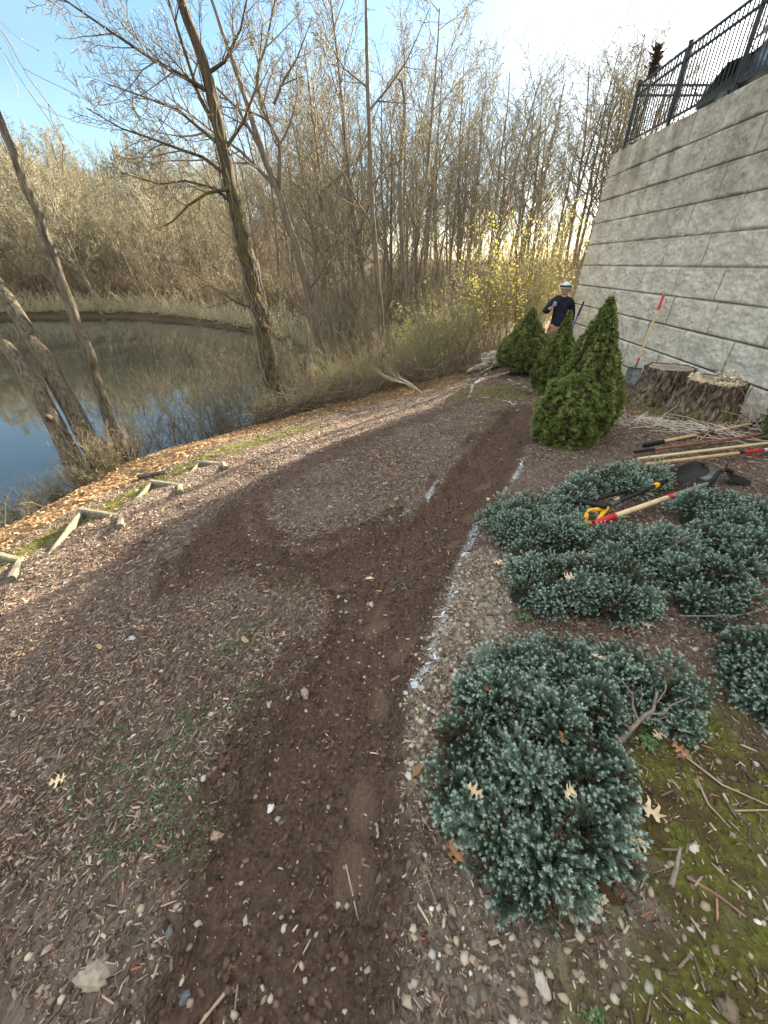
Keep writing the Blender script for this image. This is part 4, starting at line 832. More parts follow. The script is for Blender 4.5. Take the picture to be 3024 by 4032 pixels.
# ---------------------------------------------------------------- concrete kerbs stepping down the slope
t = NT('concrete_mat'); n = t.noise(t.coord(), 22, 5, .7); n2 = t.noise(t.coord(), 3, 3); t.bump(n, .6, .01)
conc_m = t.col(t.mix(t.ramp(n2, [(.5, 0.), (.7, .5)]), t.ramp(n, [(.3, (.10,.095,.075)), (.7, (.23,.215,.175))]), (.17,.18,.07)), .92)
def kerb(pts, label, hs, bury=.25, w=.058):
    x0, y0 = pts[1]; zt_ = zg(*pts[2])+hs; rt = empty('concrete_kerb', (x0, y0, zt_-.15), label, 'kerb', 'stepped concrete kerbs on the slope')
    nm = ['kerb_beam', 'kerb_riser', 'kerb_return']
    for i in range(3):
        (ax, ay), (bx, by) = pts[i], pts[i+1]; d = Vector((bx-ax, by-ay, 0)); L = d.length; d.normalize(); s_ = Vector((-d.y, d.x, 0))
        za = [zg(ax, ay)-.035 if i == 0 else zt_+.002*i, zt_-.006 if i == 0 else zt_+.002*i]; w = .042 if i == 0 else .058
        if i == 2: za = [zt_+.004, zg(bx, by)+.05]
        n = 14; bm = bmesh.new(); prev = None; e0 = -w/2 if i else 0; e1 = L+(w/2 if i < 2 else 0)
        for k in range(n+1):
            f = k/n; p = Vector((ax-x0, ay-y0, 0))+d*(e0+(e1-e0)*f); zt2 = za[0]*(1-f)+za[1]*f-(zt_-.15)+random.gauss(0, .002)
            jt = random.gauss(0, .002)
            ring = [bm.verts.new(p+s_*(w/2+jt)+Vector((0,0,zt2-.012))), bm.verts.new(p+s_*(w/2-.014)+Vector((0,0,zt2))), bm.verts.new(p-s_*(w/2-.014)+Vector((0,0,zt2))), bm.verts.new(p-s_*(w/2+jt)+Vector((0,0,zt2-.012))), bm.verts.new(p-s_*(w/2+.01)+Vector((0,0,zt2-bury))), bm.verts.new(p+s_*(w/2+.01)+Vector((0,0,zt2-bury)))]
            if prev: [bm.faces.new((prev[j], prev[(j+1) % 6], ring[(j+1) % 6], ring[j])) for j in range(6)]
            else: bm.faces.new(ring)
            prev = ring
        bm.faces.new(prev[::-1]); bmesh.ops.recalc_face_normals(bm, faces=bm.faces[:]); bm_obj(nm[i], bm, conc_m, rt)
kerb([(-2.98,2.60),(-3.2,3.55),(-2.70,3.42),(-2.52,3.12)], 'second concrete kerb from the left, the largest angled step on the slope', -.008)
kerb([(-2.76,3.50),(-2.78,4.20),(-2.40,4.10),(-2.25,3.80)], 'third concrete kerb from the left, beside a short round stick on the moss', -.008)
kerb([(-2.42,4.16),(-2.42,4.72),(-2.08,4.66),(-1.93,4.36)], 'farthest and smallest concrete kerb, uppermost in the row', -.006)
kerb([(-3.55,2.3),(-3.75,2.95),(-3.32,2.82),(-3.02,2.42)], 'nearest concrete kerb, cut off by the left edge', .01)
tag(tube_obj('round_stick', [(-3.28,4.72,zg(-3.28,4.72)+.03),(-3.05,4.68,zg(-3.05,4.68)+.03),(-2.82,4.62,zg(-2.82,4.62)+.03)], [.03,.03,.025], bark_left, None, 10), 'short round stick lying on the mossy strip behind the kerbs', 'stick')
# ---------------------------------------------------------------- person
def skin(nodes, edges, sub=1, root=0):
    me = bpy.data.meshes.new('tmp'); me.from_pydata([n[0] for n in nodes], edges, []); o = bpy.data.objects.new('tmp', me); COL.objects.link(o)
    m = o.modifiers.new('s', 'SKIN'); m.use_smooth_shade = True; sv = me.skin_vertices[0].data
    for i, n in enumerate(nodes): sv[i].radius = n[1] if isinstance(n[1], tuple) else (n[1], n[1]); sv[i].use_root = (i == root)
    s_ = o.modifiers.new('d', 'SUBSURF'); s_.levels = sub; s_.render_levels = sub
    bpy.context.view_layer.update(); e = o.evaluated_get(bpy.context.evaluated_depsgraph_get()); em = e.to_mesh()
    bm = bmesh.new(); bm.from_mesh(em); e.to_mesh_clear(); bpy.data.objects.remove(o); bpy.data.meshes.remove(me); return bm
def skin_chain(pts, rads): return [(p, r) for p, r in zip(pts, rads)], [(i, i+1) for i in range(len(pts)-1)]
def head_bm(bm, c, s, yaw):
    """face looks along -y before yaw"""
    n0 = len(bm.verts); vs = bmesh.ops.create_uvsphere(bm, u_segments=28, v_segments=22, radius=1)['verts']; ca, sa = math.cos(yaw), math.sin(yaw)
    for v in vs:
        x, y, z = v.co; w = 1-.22*max(0, -z)**1.5-.05*max(0, z); X, Y, Z = x*.078*w, y*.095*(1-.12*max(0, -z)), z*.118
        if y < 0:
            g1 = lambda cx, cz, sx, sz: math.exp(-((X-cx)/sx)**2-((Z-cz)/sz)**2)
            Y -= .026*g1(0, -.018, .013, .022)+.010*g1(0, .005, .010, .03)+.010*g1(0, -.062, .022, .010)+.016*g1(0, -.098, .026, .02)+.006*g1(0, .032, .05, .012)
            Y += .012*g1(-.030, .012, .016, .010)+.012*g1(.030, .012, .016, .010)+.005*g1(0, -.047, .02, .006)
        for e in (-1, 1): X += e*.016*math.exp(-((Y-.008)/.014)**2-((Z+.004)/.028)**2)*(1 if e*x > .9 else 0)
        X, Y, Z = X*s, Y*s, Z*s; v.co = (c[0]+X*ca-Y*sa, c[1]+X*sa+Y*ca, c[2]+Z)
    return vs
skin_m = plain('skin', (.42,.26,.19), .55, 0, .06, 8); hood_m = plain('navy_cloth', (.014,.016,.027), .9, 0, .45, 9); khaki_m = plain('khaki_cloth', (.19,.16,.095), .9, 0, .18, 10)
glove_m = plain('grey_glove', (.22,.25,.31), .85, 0, .3, 40); boot_m = plain('boot', (.06,.045,.035), .7); white_m = plain('helmet_white', (.52,.55,.57), .35, 0, .04); lens_m = plain('dark_lens', (.03,.045,.045), .15); red_m = plain('red_paint', (.50,.03,.03), .5, 0, .15)
px0, py0 = 3.98, 9.95; pz = zg(px0, py0)
P_ = empty('person', (px0, py0, pz), 'person in dark hoodie and white helmet by the wall corner, one gloved hand raised', 'person', None, R(-4))
# right side of the body is image left
shL, elL, wrL = (-.205,.0,1.44), (-.36,-.04,1.21), (-.27,-.24,1.33)
shR, elR, wrR = (.205,.0,1.43), (.285,.03,1.15), (.275,-.07,.90)
N_ = [((0,0,.95),.135),((0,0,1.12),.125),((0,0,1.30),(.15,.12)),((0,.0,1.41),(.09,.065)),((0,-.005,1.51),.055),((0,-.015,1.575),.052),
      (shL,.045),(elL,.047),(wrL,.032),(shR,.045),(elR,.047),(wrR,.032),
      ((-.10,0,.88),.10),((-.12,-.01,.50),.062),((-.13,.02,.09),.042),((-.14,-.12,.04),.035),((.10,0,.88),.10),((.13,-.06,.50),.062),((.15,.0,.09),.042),((.17,-.14,.04),.035)]
E_ = [(0,1),(1,2),(2,3),(3,4),(4,5),(3,6),(6,7),(7,8),(3,9),(9,10),(10,11),(0,12),(12,13),(13,14),(14,15),(0,16),(16,17),(17,18),(18,19)]
bm = skin(N_, E_, 2); head_bm(bm, (0,-.03,1.67), 1.0, R(-28))
body = bm_obj('body', bm, skin_m, P_, 0, True)
def grow_part(name, nodes, edges, mt, sub=2, root=0): return bm_obj(name, skin(nodes, edges, sub, root), mt, P_, 0, True)
grow_part('hoodie', [((0,0,.90),(.185,.155)),((0,0,1.0),(.18,.15)),((0,0,1.16),(.175,.14)),((0,0,1.32),(.19,.145)),((0,.0,1.44),(.14,.11)),((0,.01,1.50),.082),
    ((-.20,0,1.435),.088),(elL,.072),((-.29,-.19,1.29),.05),((.20,0,1.425),.088),(elR,.07),((.277,-.05,.95),.05),((0,.07,1.50),.07)],
    [(0,1),(1,2),(2,3),(3,4),(4,5),(4,6),(6,7),(7,8),(4,9),(9,10),(10,11),(4,12)], hood_m)
grow_part('trousers', [((0,0,.96),.155),((0,0,.90),.155),((-.10,0,.82),.115),((-.12,-.01,.50),.088),((-.13,.02,.12),.075),((.10,0,.82),.115),((.13,-.06,.50),.088),((.15,0,.12),.075)],
    [(0,1),(1,2),(2,3),(3,4),(1,5),(5,6),(6,7)], khaki_m)
def hand(name, w, d, curl, flip):
    """palm and five bent fingers"""
    d = Vector(d).normalized(); w = Vector(w); side = d.cross(Vector((0, 1, 0))).normalized()*flip; pn = side.cross(d).normalized()*flip
    nd = [(tuple(w-d*.02), .030), (tuple(w+d*.03), .030), (tuple(w+d*.06), .032)]; ed = [(0,1),(1,2)]
    for i, (o_, ln) in enumerate(((-.026,.065),(-.009,.075),(.009,.070),(.026,.055))):
        b = w+d*.075+side*o_; k = len(nd); nd.append((tuple(b), .011)); ed.append((2, k)); a = 0; p = b
        for j in range(3): a += curl; p = p+(d*math.cos(a)+pn*math.sin(a))*(ln/2.4); nd.append((tuple(p), .0095-.001*j)); ed.append((k+j, k+j+1))
    k = len(nd); p = w+d*.03-side*.03; nd += [(tuple(p-side*.012+d*.012), .012), (tuple(p-side*.022+d*.035+pn*.018), .0105), (tuple(p-side*.012+d*.055+pn*.032), .0095)]; ed += [(1, k), (k, k+1), (k+1, k+2)]
    return bm_obj(name, skin(nd, ed, 1), glove_m, P_, 0, True)
hand('glove', wrL, (.35,-.35,.8), R(38), 1); hand('glove', wrR, (-.05,-.2,-1), R(48), -1)
for sx, y_ in ((-.135, 0), (.155, -.02)):
    grow_part('boot', [((sx,.03+y_,.12),.055),((sx,.02+y_,.05),.052),((sx,-.07+y_,.035),.042),((sx,-.15+y_,.03),.036)], [(0,1),(1,2),(2,3)], boot_m)
bm = bmesh.new(); vs = bmesh.ops.create_uvsphere(bm, u_segments=24, v_segments=16, radius=1)['verts']
bmesh.ops.delete(bm, geom=[v for v in bm.verts if v.co.z < -.12], context='VERTS')
for v in bm.verts: v.co = Vector((v.co.x*.108, v.co.y*.128, 1.70+v.co.z*.112)) + Vector((0, -.022 if 0 else -.02, 0))
hel = bm_obj('helmet', bm, white_m, P_, 0, True); so = hel.modifiers.new('t', 'SOLIDIFY'); so.thickness = .006
hel.rotation_euler = (0, 0, 0)
def arcpts(r1, r2, z, a0, a1, n, cy=-.02): return [(r1*math.sin(a), cy-r2*math.cos(a), z) for a in np.linspace(a0, a1, n)]
yw = R(-28)
tube_obj('goggles', arcpts(.112, .132, 1.722, R(-75)+yw, R(75)+yw, 15), [.016]+[.024]*13+[.016], lens_m, P_, 10)
tube_obj('goggle_strap', arcpts(.112, .130, 1.72, R(60)+yw, R(300)+yw, 18), .008, hood_m, P_, 8)
tube_obj('helmet_brim', arcpts(.113, .136, 1.692, R(-60)+yw, R(60)+yw, 12), [.006]+[.011]*10+[.006], white_m, P_, 8)
bm = bmesh.new(); box_bm(bm, (-.19, -.06, .87), (.035, .02, .12), Matrix.Rotation(.25, 3, 'Y').to_euler()); bm_obj('red_cloth', bm, red_m, P_, .008)
for e in (-1, 1):
    c_, s__ = math.cos(yw), math.sin(yw); ex, ey = e*.03, -.083
    bm = bmesh.new(); bmesh.ops.create_uvsphere(bm, u_segments=10, v_segments=8, radius=.011, matrix=Matrix.Translation((ex*c_-ey*s__, -.03+ex*s__+ey*c_, 1.682))); bm_obj('eye', bm, plain('eye_dark', (.05,.035,.03), .3), P_, 0, True)

# ---------------------------------------------------------------- tools
wood_m = plain('ash_wood', (.50,.36,.19), .55, 0, .18, 8); pale_m = plain('pale_wood', (.60,.50,.30), .55, 0, .14, 8); redwood_m = plain('red_brown_wood', (.22,.10,.065), .6, 0, .2, 10)
blk_m = plain('black_rubber', (.015,.015,.017), .55, 0, .1); steel_m = plain('worn_steel', (.10,.11,.115), .45, .6, .35, 18); bluegrey_m = plain('grey_green_steel', (.17,.20,.19), .5, .3, .25, 14)
blue_p = plain('blue_shaft', (.02,.09,.32), .4); yel_m = plain('yellow_plastic', (.72,.40,.02), .45, 0, .08)
def lerp(a, b, t): return tuple(p+(q-p)*t for p, q in zip(a, b))
def shaft(rt, org, a, b, parts, r):
    """parts: (name, t0, t1, material, radius factor)"""
    for nm, t0, t1, mt, k in parts:
        p, q = lerp(a, b, t0), lerp(a, b, t1); tube_obj(nm, [tuple(u-v for u, v in zip(s_, org)) for s_ in (p, lerp(p, q, .03), lerp(p, q, .5), lerp(p, q, .97), q)], [r*k*.85, r*k, r*k, r*k, r*k*.85], mt, rt, 12)
def blade(rt, name, org, base, fwd, up, L, Wd, mt, point=.35, dish=.035, sock=.10):
    f = Vector(fwd).normalized(); u = Vector(up); u = (u-f*u.dot(f)).normalized(); s_ = f.cross(u).normalized(); b0 = Vector(base)-Vector(org)
    bm = bmesh.new(); nu_, nv_ = 13, 14; G = []
    for j in range(nv_):
        v = j/(nv_-1); half = Wd/2*(1 if v < 1-point else math.sqrt(max(0, 1-((v-(1-point))/point)**2))*.9+.1)*(.93+.1*v)
        G.append([bm.verts.new(b0+f*(L*v)+s_*(half*(2*i/(nu_-1)-1))+u*(dish*((2*i/(nu_-1)-1)**2)*(1.1-.5*v)+dish*.9*v*v-.012*math.exp(-((i-6)/1.2)**2)*(1-v))) for i in range(nu_)])
    for j in range(nv_-1):
        for i in range(nu_-1): bm.faces.new((G[j][i], G[j][i+1], G[j+1][i+1], G[j+1][i]))
    for i in (0, 1, 2, 3, 4, 8, 9, 10, 11, 12): pass
    o = bm_obj(name, bm, mt, rt, 0, True); m = o.modifiers.new('t', 'SOLIDIFY'); m.thickness = .003
    # rolled foot rests
    for k in (-1, 1):
        c = tube_obj('foot_rest', [tuple(b0+s_*(k*Wd*.09)+u*.004), tuple(b0+s_*(k*Wd*.30)+u*.018), tuple(b0+s_*(k*Wd*.47)+u*.036)], .006, mt, rt, 8); c.parent = o
def long_tool(label, cat, a, b, parts, r, head=None, name='shovel', grp=None):
    rt = empty(name, a, label, cat, grp); shaft(rt, a, a, b, parts, r)
    if head: head(rt, a)
    return rt
G_ = lambda x, y, h: (x, y, zg(x, y)+h)
# leaning shovel
a, b = (5.10, 8.2, 1.06), (4.68, 7.66, -.12)
long_tool('wooden handled square shovel with a red grip leaning against the block wall', 'shovel', a, b, [('grip', 0, .2, red_m, 1.25), ('handle', .2, .84, wood_m, 1), ('collar', .84, .88, red_m, 1.15), ('socket', .88, 1.0, steel_m, 1.05)], .017,
    lambda rt, o: blade(rt, 'blade', o, lerp(a, b, .985), (-.20,-.36,-1), (-.55,-1,.5), .30, .25, steel_m, .02, .03))
# held shovel with blue shaft
a1, b1 = (4.50, 10.05, .82), (3.96, 9.45, -.42)
long_tool('blue shafted shovel with a black grip held by the person at the wall', 'shovel', a1, b1, [('grip', 0, .22, blk_m, 1.35), ('handle', .22, .9, blue_p, 1), ('socket', .9, 1.0, steel_m, 1.1)], .016,
    lambda rt, o: blade(rt, 'blade', o, b1, (-.3,-.3,-1), (-.3,-1,.2), .22, .2, steel_m, .3))
# four long handles on the mulch at the right
a2, b2 = G_(2.85, 4.05, .03), G_(4.95, 4.87, .06)
def rake(rt, o, b, d, mt=steel_m):
    bb = Vector(b)-Vector(o); d = Vector(d).normalized(); s_ = Vector((-d.y, d.x, 0))
    tube_obj('rake_bar', [tuple(bb+d*.08-s_*.2), tuple(bb+d*.10), tuple(bb+d*.08+s_*.2)], .008, mt, rt, 8)
    tube_obj('neck', [tuple(bb), tuple(bb+d*.10)], .009, mt, rt, 8)
    T = Tubes()
    for k in range(13): p = bb+d*.09+s_*(-.19+.0317*k); T.add([tuple(p), tuple(p+Vector((0, 0, -.03))+d*.01), tuple(p+Vector((0, 0, -.055)))], [.004, .0035, .002], 5)
    link('tines', mesh('tines', T.chunks(), [mt]), rt)
long_tool('long wooden handle with black grips at its ends, uppermost of four lying side by side', 'rake', a2, b2, [('grip', 0, .13, blk_m, 1.3), ('handle', .13, .36, wood_m, 1), ('dark_band', .36, .5, plain('dark_stain', (.12,.075,.045), .6), 1), ('handle', .5, .80, wood_m, 1), ('socket', .8, 1.0, blk_m, 1.1)], .018,
    lambda rt, o: rake(rt, o, b2, (2.1,.82,0)), 'garden_rake', 'long handled tools at the right')
a3, b3 = G_(2.56, 3.74, .07), G_(4.6, 4.38, .05)
long_tool('long red brown handle with a black end, second from the top of the four', 'rake', a3, b3, [('grip', 0, .12, blk_m, 1.15), ('handle', .12, 1, redwood_m, 1)], .014, lambda rt, o: rake(rt, o, b3, (2.04,.64,0)), 'garden_rake', 'long handled tools at the right')
a4, b4 = G_(2.45, 3.50, .09), G_(4.7, 4.17, .05)
long_tool('long pale thin handle, third from the top of the four', 'rake', a4, b4, [('handle', 0, 1, pale_m, 1)], .015, lambda rt, o: rake(rt, o, b4, (2.25,.67,0)), 'garden_rake', 'long handled tools at the right')
a5, b5 = G_(2.42, 3.33, .09), G_(4.35, 3.93, .04)
long_tool('long tan handle with a red band near the right edge, lowest of the four', 'shovel', a5, b5, [('handle', 0, .60, wood_m, 1), ('label_band', .60, .635, blk_m, 1.03), ('red_band', .635, .78, red_m, 1.03), ('white_band', .78, .86, white_m, 1.03), ('handle', .86, 1, pale_m, 1)], .0165,
    lambda rt, o: blade(rt, 'blade', o, b5, (1.93,.6,0), (0,0,1), .3, .24, steel_m), 'shovel', 'long handled tools at the right')
# front shovel: red grip, pale handle, red collar, grey green tube, dark neck and blade
a6, b6 = G_(1.46, 2.28, .10), G_(2.74, 2.96, .08)
def head6(rt, o):
    q = [tuple(np.array(p)-np.array(o)) for p in (b6, G_(2.83, 3.02, .09), G_(2.92, 3.10, .13), G_(3.0, 3.13, .14), G_(3.06, 3.12, .12))]
    tube_obj('neck', q, [.021,.02,.018,.018,.016], blk_m, rt, 12)
    blade(rt, 'blade', o, G_(3.04, 3.13, .10), (1, .02, -.22), (-.1, -.25, 1), .28, .18, blk_m, .55, -.04)
    blade(rt, 'guard', o, G_(2.95, 3.13, .12), (-1, .25, -.15), (0, 0, 1), .13, .12, steel_m, .5, -.02)
long_tool('shovel with red grip, pale fluted handle and red collar, beside the yellow grip', 'shovel', a6, b6, [('grip', 0, .155, red_m, 1.35), ('handle', .155, .60, pale_m, 1.2), ('collar', .60, .68, red_m, 1.3), ('tube', .68, 1, bluegrey_m, 1.15)], .0165, head6)
# yellow D grip shovel with black curved blade
a7, b7 = G_(1.71, 2.55, .09), G_(2.45, 2.98, .12)
def head7(rt, o):
    L_ = lambda p: tuple(np.array(p)-np.array(o)); e = G_(1.44, 2.36, .06)
    p0, p1 = G_(1.50, 2.47, .10), G_(1.52, 2.36, .035); j = G_(1.66, 2.51, .09)
    tube_obj('d_grip', [L_(q) for q in (j, lerp(j, p0, .55), p0, lerp(p0, e, .6), e, lerp(e, p1, .5), p1, lerp(p1, j, .5), j)], [.02,.016,.016,.017,.017,.017,.016,.016,.02], yel_m, rt, 12)
    blade(rt, 'blade', o, G_(2.45, 2.98, .10), (.95, .32, .12), (-.35, -.45, .9), .31, .17, blk_m, .28, .045)
long_tool('black shovel with a yellow D shaped grip and yellow collar lying on the mulch', 'shovel', a7, b7, [('grip_neck', 0, .12, steel_m, 1.15), ('shaft', .12, .66, blk_m, 1.1), ('collar', .66, .72, yel_m, 1.5), ('shaft', .72, 1, blk_m, 1.1)], .0155, head7)
# T handled edger
a8, b8 = G_(1.52, 2.62, .08), G_(2.55, 3.08, .07)
def head8(rt, o):
    L_ = lambda p: tuple(np.array(p)-np.array(o))
    tube_obj('cross_grip', [L_(G_(1.42, 2.70, .08)), L_(G_(1.52, 2.60, .10)), L_(G_(1.63, 2.47, .12))], [.02,.021,.02], blk_m, rt, 12)
    bm = bmesh.new(); c = Vector(b8)-Vector(o)+Vector((.27, .02, -.005)); box_bm(bm, c, (.2, .13, .028), Matrix.Rotation(.35, 3, 'Z').to_euler()); bm_obj('foot_plate', bm, bluegrey_m, rt, .006)
    tube_obj('neck', [L_(b8), tuple(c)], .012, steel_m, rt, 10)
long_tool('black lawn edger with a T shaped grip and a grey foot plate', 'edger', a8, b8, [('shaft', 0, 1, blk_m, 1)], .0135, head8, 'lawn_edger')

# ---------------------------------------------------------------- parked car on the terrace (rear seen through the fence)
car_m = plain('car_paint', (.025,.03,.035), .25, .3, .1); glass_m = plain('car_glass', (.02,.025,.03), .08)
cx_, cy_, cz_ = 7.15, 8.9, topz-.06
car = empty('parked_car', (cx_, cy_, cz_), 'dark parked car behind the metal fence, only its sloping end showing above the wall', 'car', None, R(-3))
prof = [(-2.2,.35),(-2.25,.62),(-2.05,.80),(-1.5,.92),(-1.15,1.0),(-.55,1.36),(.1,1.47),(.8,1.42),(1.5,1.12),(2.1,1.02),(2.25,.75),(2.2,.35)]
def extr(name, pr, w0, w1, mt, par, zsplit=1.0):
    bm = bmesh.new(); A_ = [bm.verts.new((-(w0 if z < zsplit else w1), -y, z)) for y, z in pr]; B_ = [bm.verts.new(((w0 if z < zsplit else w1), -y, z)) for y, z in pr]; n = len(pr)
    for i in range(n): bm.faces.new((A_[i], A_[(i+1) % n], B_[(i+1) % n], B_[i]))
    bm.faces.new(A_[::-1]); bm.faces.new(B_); bmesh.ops.recalc_face_normals(bm, faces=bm.faces[:]); return bm_obj(name, bm, mt, par, .05, True, 3)
bd = extr('body', prof, .92, .74, car_m, car)
for k, pr in enumerate(([(-1.07,1.03),(-.55,1.33),(-.05,1.41),(-.05,1.03)], [(.03,1.03),(.03,1.41),(.75,1.37),(1.3,1.06)])):
    for e in (-1, 1):
        bm = bmesh.new(); vs = [bm.verts.new((e*(.935-.17*(z-1.0)/.42), -y, z)) for y, z in pr]; bm.faces.new(vs); bm_obj('side_window', bm, glass_m, bd)
for e in (-1, 1):
    for y in (-1.35, 1.35):
        bm = bmesh.new(); bmesh.ops.create_cone(bm, segments=28, radius1=.33, radius2=.33, depth=.22, cap_ends=True, matrix=Matrix.Translation((e*.84, y, .33)) @ Matrix.Rotation(R(90), 4, 'Y')); w_ = bm_obj('wheel', bm, blk_m, car, .03)
        bm = bmesh.new(); bmesh.ops.create_cone(bm, segments=20, radius1=.2, radius2=.18, depth=.02, cap_ends=True, matrix=Matrix.Translation((e*.96, y, .33)) @ Matrix.Rotation(R(90), 4, 'Y')); bm_obj('rim', bm, steel_m, w_)
    bm = bmesh.new(); box_bm(bm, (e*.7, 2.19, .72), (.3, .06, .12)); bm_obj('headlight', bm, glass_m, car, .015)
# dead stub with a dark clump at its tip, seen above the fence
rt = empty('dead_snag', (7.9, 16.4, zt(7.9, 16.4)), 'thin dead pole like snag with a dark clump at its broken tip above the fence', 'dead tree')
zz = zt(7.9, 16.4); tube_obj('trunk', [(0,0,-.2),(-.1,0,3.5),(-.15,0,6.9-.1)], [.07,.05,.035], bark_m, rt, 8)
T = Tubes(); gg = random.Random(2)
for _ in range(260): p = (-.15+gg.gauss(0, .05), gg.gauss(0, .05), gg.uniform(6.75, 7.35)); T.add([p, (p[0]+gg.gauss(0, .07), p[1]+gg.gauss(0, .07), p[2]+gg.uniform(.02, .15))], [.018, .01], 4, gg.random())
link('dark_clump', mesh('dark_clump', T.chunks(), [dk_m]), rt)
# ---------------------------------------------------------------- loose ground cover (uncountable)
g = np.random.default_rng(99)
chip_m = rndmat('wood_chips', [(0, (.04,.026,.02)), (.3, (.105,.072,.056)), (.5, (.175,.132,.108)), (.68, (.30,.235,.18)), (.82, (.48,.40,.31)), (.93, (.25,.075,.05)), (1, (.58,.50,.40))], .9)
stone_m = rndmat('pebbles', [(0, (.07,.055,.045)), (.3, (.17,.125,.09)), (.55, (.30,.25,.19)), (.75, (.44,.39,.31)), (.88, (.25,.255,.25)), (1, (.66,.63,.56))], .75)
clod_m = rndmat('soil_clods', [(0, (.045,.028,.020)), (.6, (.09,.057,.042)), (1, (.17,.118,.088))], .95)
litter_m = rndmat('leaf_litter', [(0, (.07,.04,.02)), (.4, (.22,.125,.058)), (.8, (.37,.235,.12)), (1, (.46,.36,.22))], .85, .2)
paint_m = rndmat('marking_paint', [(0, (.42,.52,.60)), (1, (.74,.80,.84))], .7)
moss_m = rndmat('moss_tufts', [(0, (.05,.05,.01)), (.5, (.13,.14,.025)), (1, (.26,.27,.06))], .9)
weed_m = rndmat('weed_leaves', [(0, (.04,.085,.03)), (1, (.14,.23,.10))], .7, .2)
CHIP = np.array([[-.5,-.5,-.5],[.6,-.15,-.4],[.40,.5,-.5],[-.62,.25,-.4],[-.40,-.4,.5],[.5,-.1,.4],[.30,.42,.5],[-.5,.2,.4]]); CF = np.array([[0,3,2,1],[4,5,6,7],[0,1,5,4],[1,2,6,5],[2,3,7,6],[3,0,4,7]])
def rock(seed, sub=1):
    bm = bmesh.new(); bmesh.ops.create_icosphere(bm, subdivisions=sub, radius=.5); q = np.random.default_rng(seed); 
    V = np.array([v.co[:] for v in bm.verts]); V = V*(1+q.normal(0, .26, (len(V), 1))); 
    for _ in range(5): n = q.normal(size=3); n /= np.linalg.norm(n); d = V@n; V = V-np.outer(np.maximum(d-.33, 0), n)*.8
    F_ = np.array([[v.index for v in f.verts] for f in bm.faces]); bm.free(); return V, F_
ROCKS = [rock(i) for i in range(6)]; CLODS = [rock(50+i, 1) for i in range(6)]
def sample(n, far=11., near_bias=1.0, wide=1.0):
    """points with density falling with distance from the viewpoint's feet"""
    r = far*g.random(n)**(near_bias); a = g.uniform(R(-62), R(62)*wide, n); x = r*np.sin(a); y = r*np.cos(a)-.35
    ok = (polydist(x, y, POND) > .05) & (x < WX-(WY1-y)*WS-.05); return x[ok], y[ok]
def place(x, y, M=None): 
    M = M or masks(x, y); return np.stack([x, y, zfull(x, y, M)], 1), M
def keep(M, p): return g.random(len(p)) < p
def sub(M, k): return {a: (b[k] if isinstance(b, np.ndarray) else b) for a, b in M.items()}
# mulch chips
x, y = sample(210000, 10.5, .66); P, M = place(x, y); d = np.hypot(x, y)
pr = (1-M['soil']*.93)*(1-M['moss']*.75)*(1-M['litter']*.85)*(1-.5*M['gravel'])*(.55+1.2*M['n3']+.9*M['n1'].clip(-.3, .3)).clip(.15, 1)*(1-.45*(x > .3)*(y < 4))
k = keep(M, pr); P = P[k]; d = d[k]; M = sub(M, k); n = len(P); L = (.007+.024*g.random(n)**1.6)*(1+.08*d); P[:, 2] += .004
rn = np.clip(g.beta(1.6, 2.2, n)+.25*M['n3'], 0, 1)
cap = M['paint']*(.5+g.random(len(P))) > .45
tag(link('mulch_chips', mesh('mulch_chips', [scatter(CHIP, CF, P[~cap], rotmats(n, g, .22)[~cap], np.stack([L, L*(.07+.42*g.random(n)**1.5), L*.10+.0015], 1)[~cap], 0, rn[~cap])], [chip_m])), 'brown and grey shredded wood mulch covering the bed', 'mulch', None, 'stuff')
tag(link('marking_paint', mesh('marking_paint', [scatter(CHIP, CF, P[cap], rotmats(n, g, .22)[cap], np.stack([L, L*g.uniform(.25, .6, n), L*.12+.0015], 1)[cap], 0, rn[cap])], [paint_m])), 'pale blue white marking paint sprayed in lines on the mulch', 'paint marks', None, 'structure')
x, y = sample(90000, 3.2, .55); P, M = place(x, y); k = keep(M, (1-M['soil']*.9)*(1-.6*M['moss'])*(1-.4*M['gravel'])*(.5+1.2*M['n1']+.6*M['n2']).clip(.1, 1)); P = P[k]; n = len(P); L = .004+.016*g.random(n)**1.3; P[:, 2] += .002
tag(link('mulch_fines', mesh('mulch_fines', [scatter(CHIP, CF, P, rotmats(n, g, .4), np.stack([L, L*g.uniform(.15, .6, n), L*.2+.001], 1), 0, g.beta(1.3, 1.8, n))], [chip_m])), 'crumbled fines and splinters between the larger mulch chips', 'mulch', None, 'stuff')
# bigger bark shreds
x, y = sample(4500, 7, .7); P, M = place(x, y); k = keep(M, (1-M['soil']*.96)*(1-M['litter'])*(1-.7*M['gravel'])); P = P[k]; n = len(P); L = g.uniform(.025, .06, n); P[:, 2] += .004
tag(link('bark_shreds', mesh('bark_shreds', [scatter(CHIP, CF, P, rotmats(n, g, .15), np.stack([L, L*g.uniform(.08, .2, n), L*.07+.002], 1), 0, g.beta(2.4, 2, n))], [chip_m])), 'long pale shreds of bark scattered over the mulch', 'bark shreds', None, 'stuff')
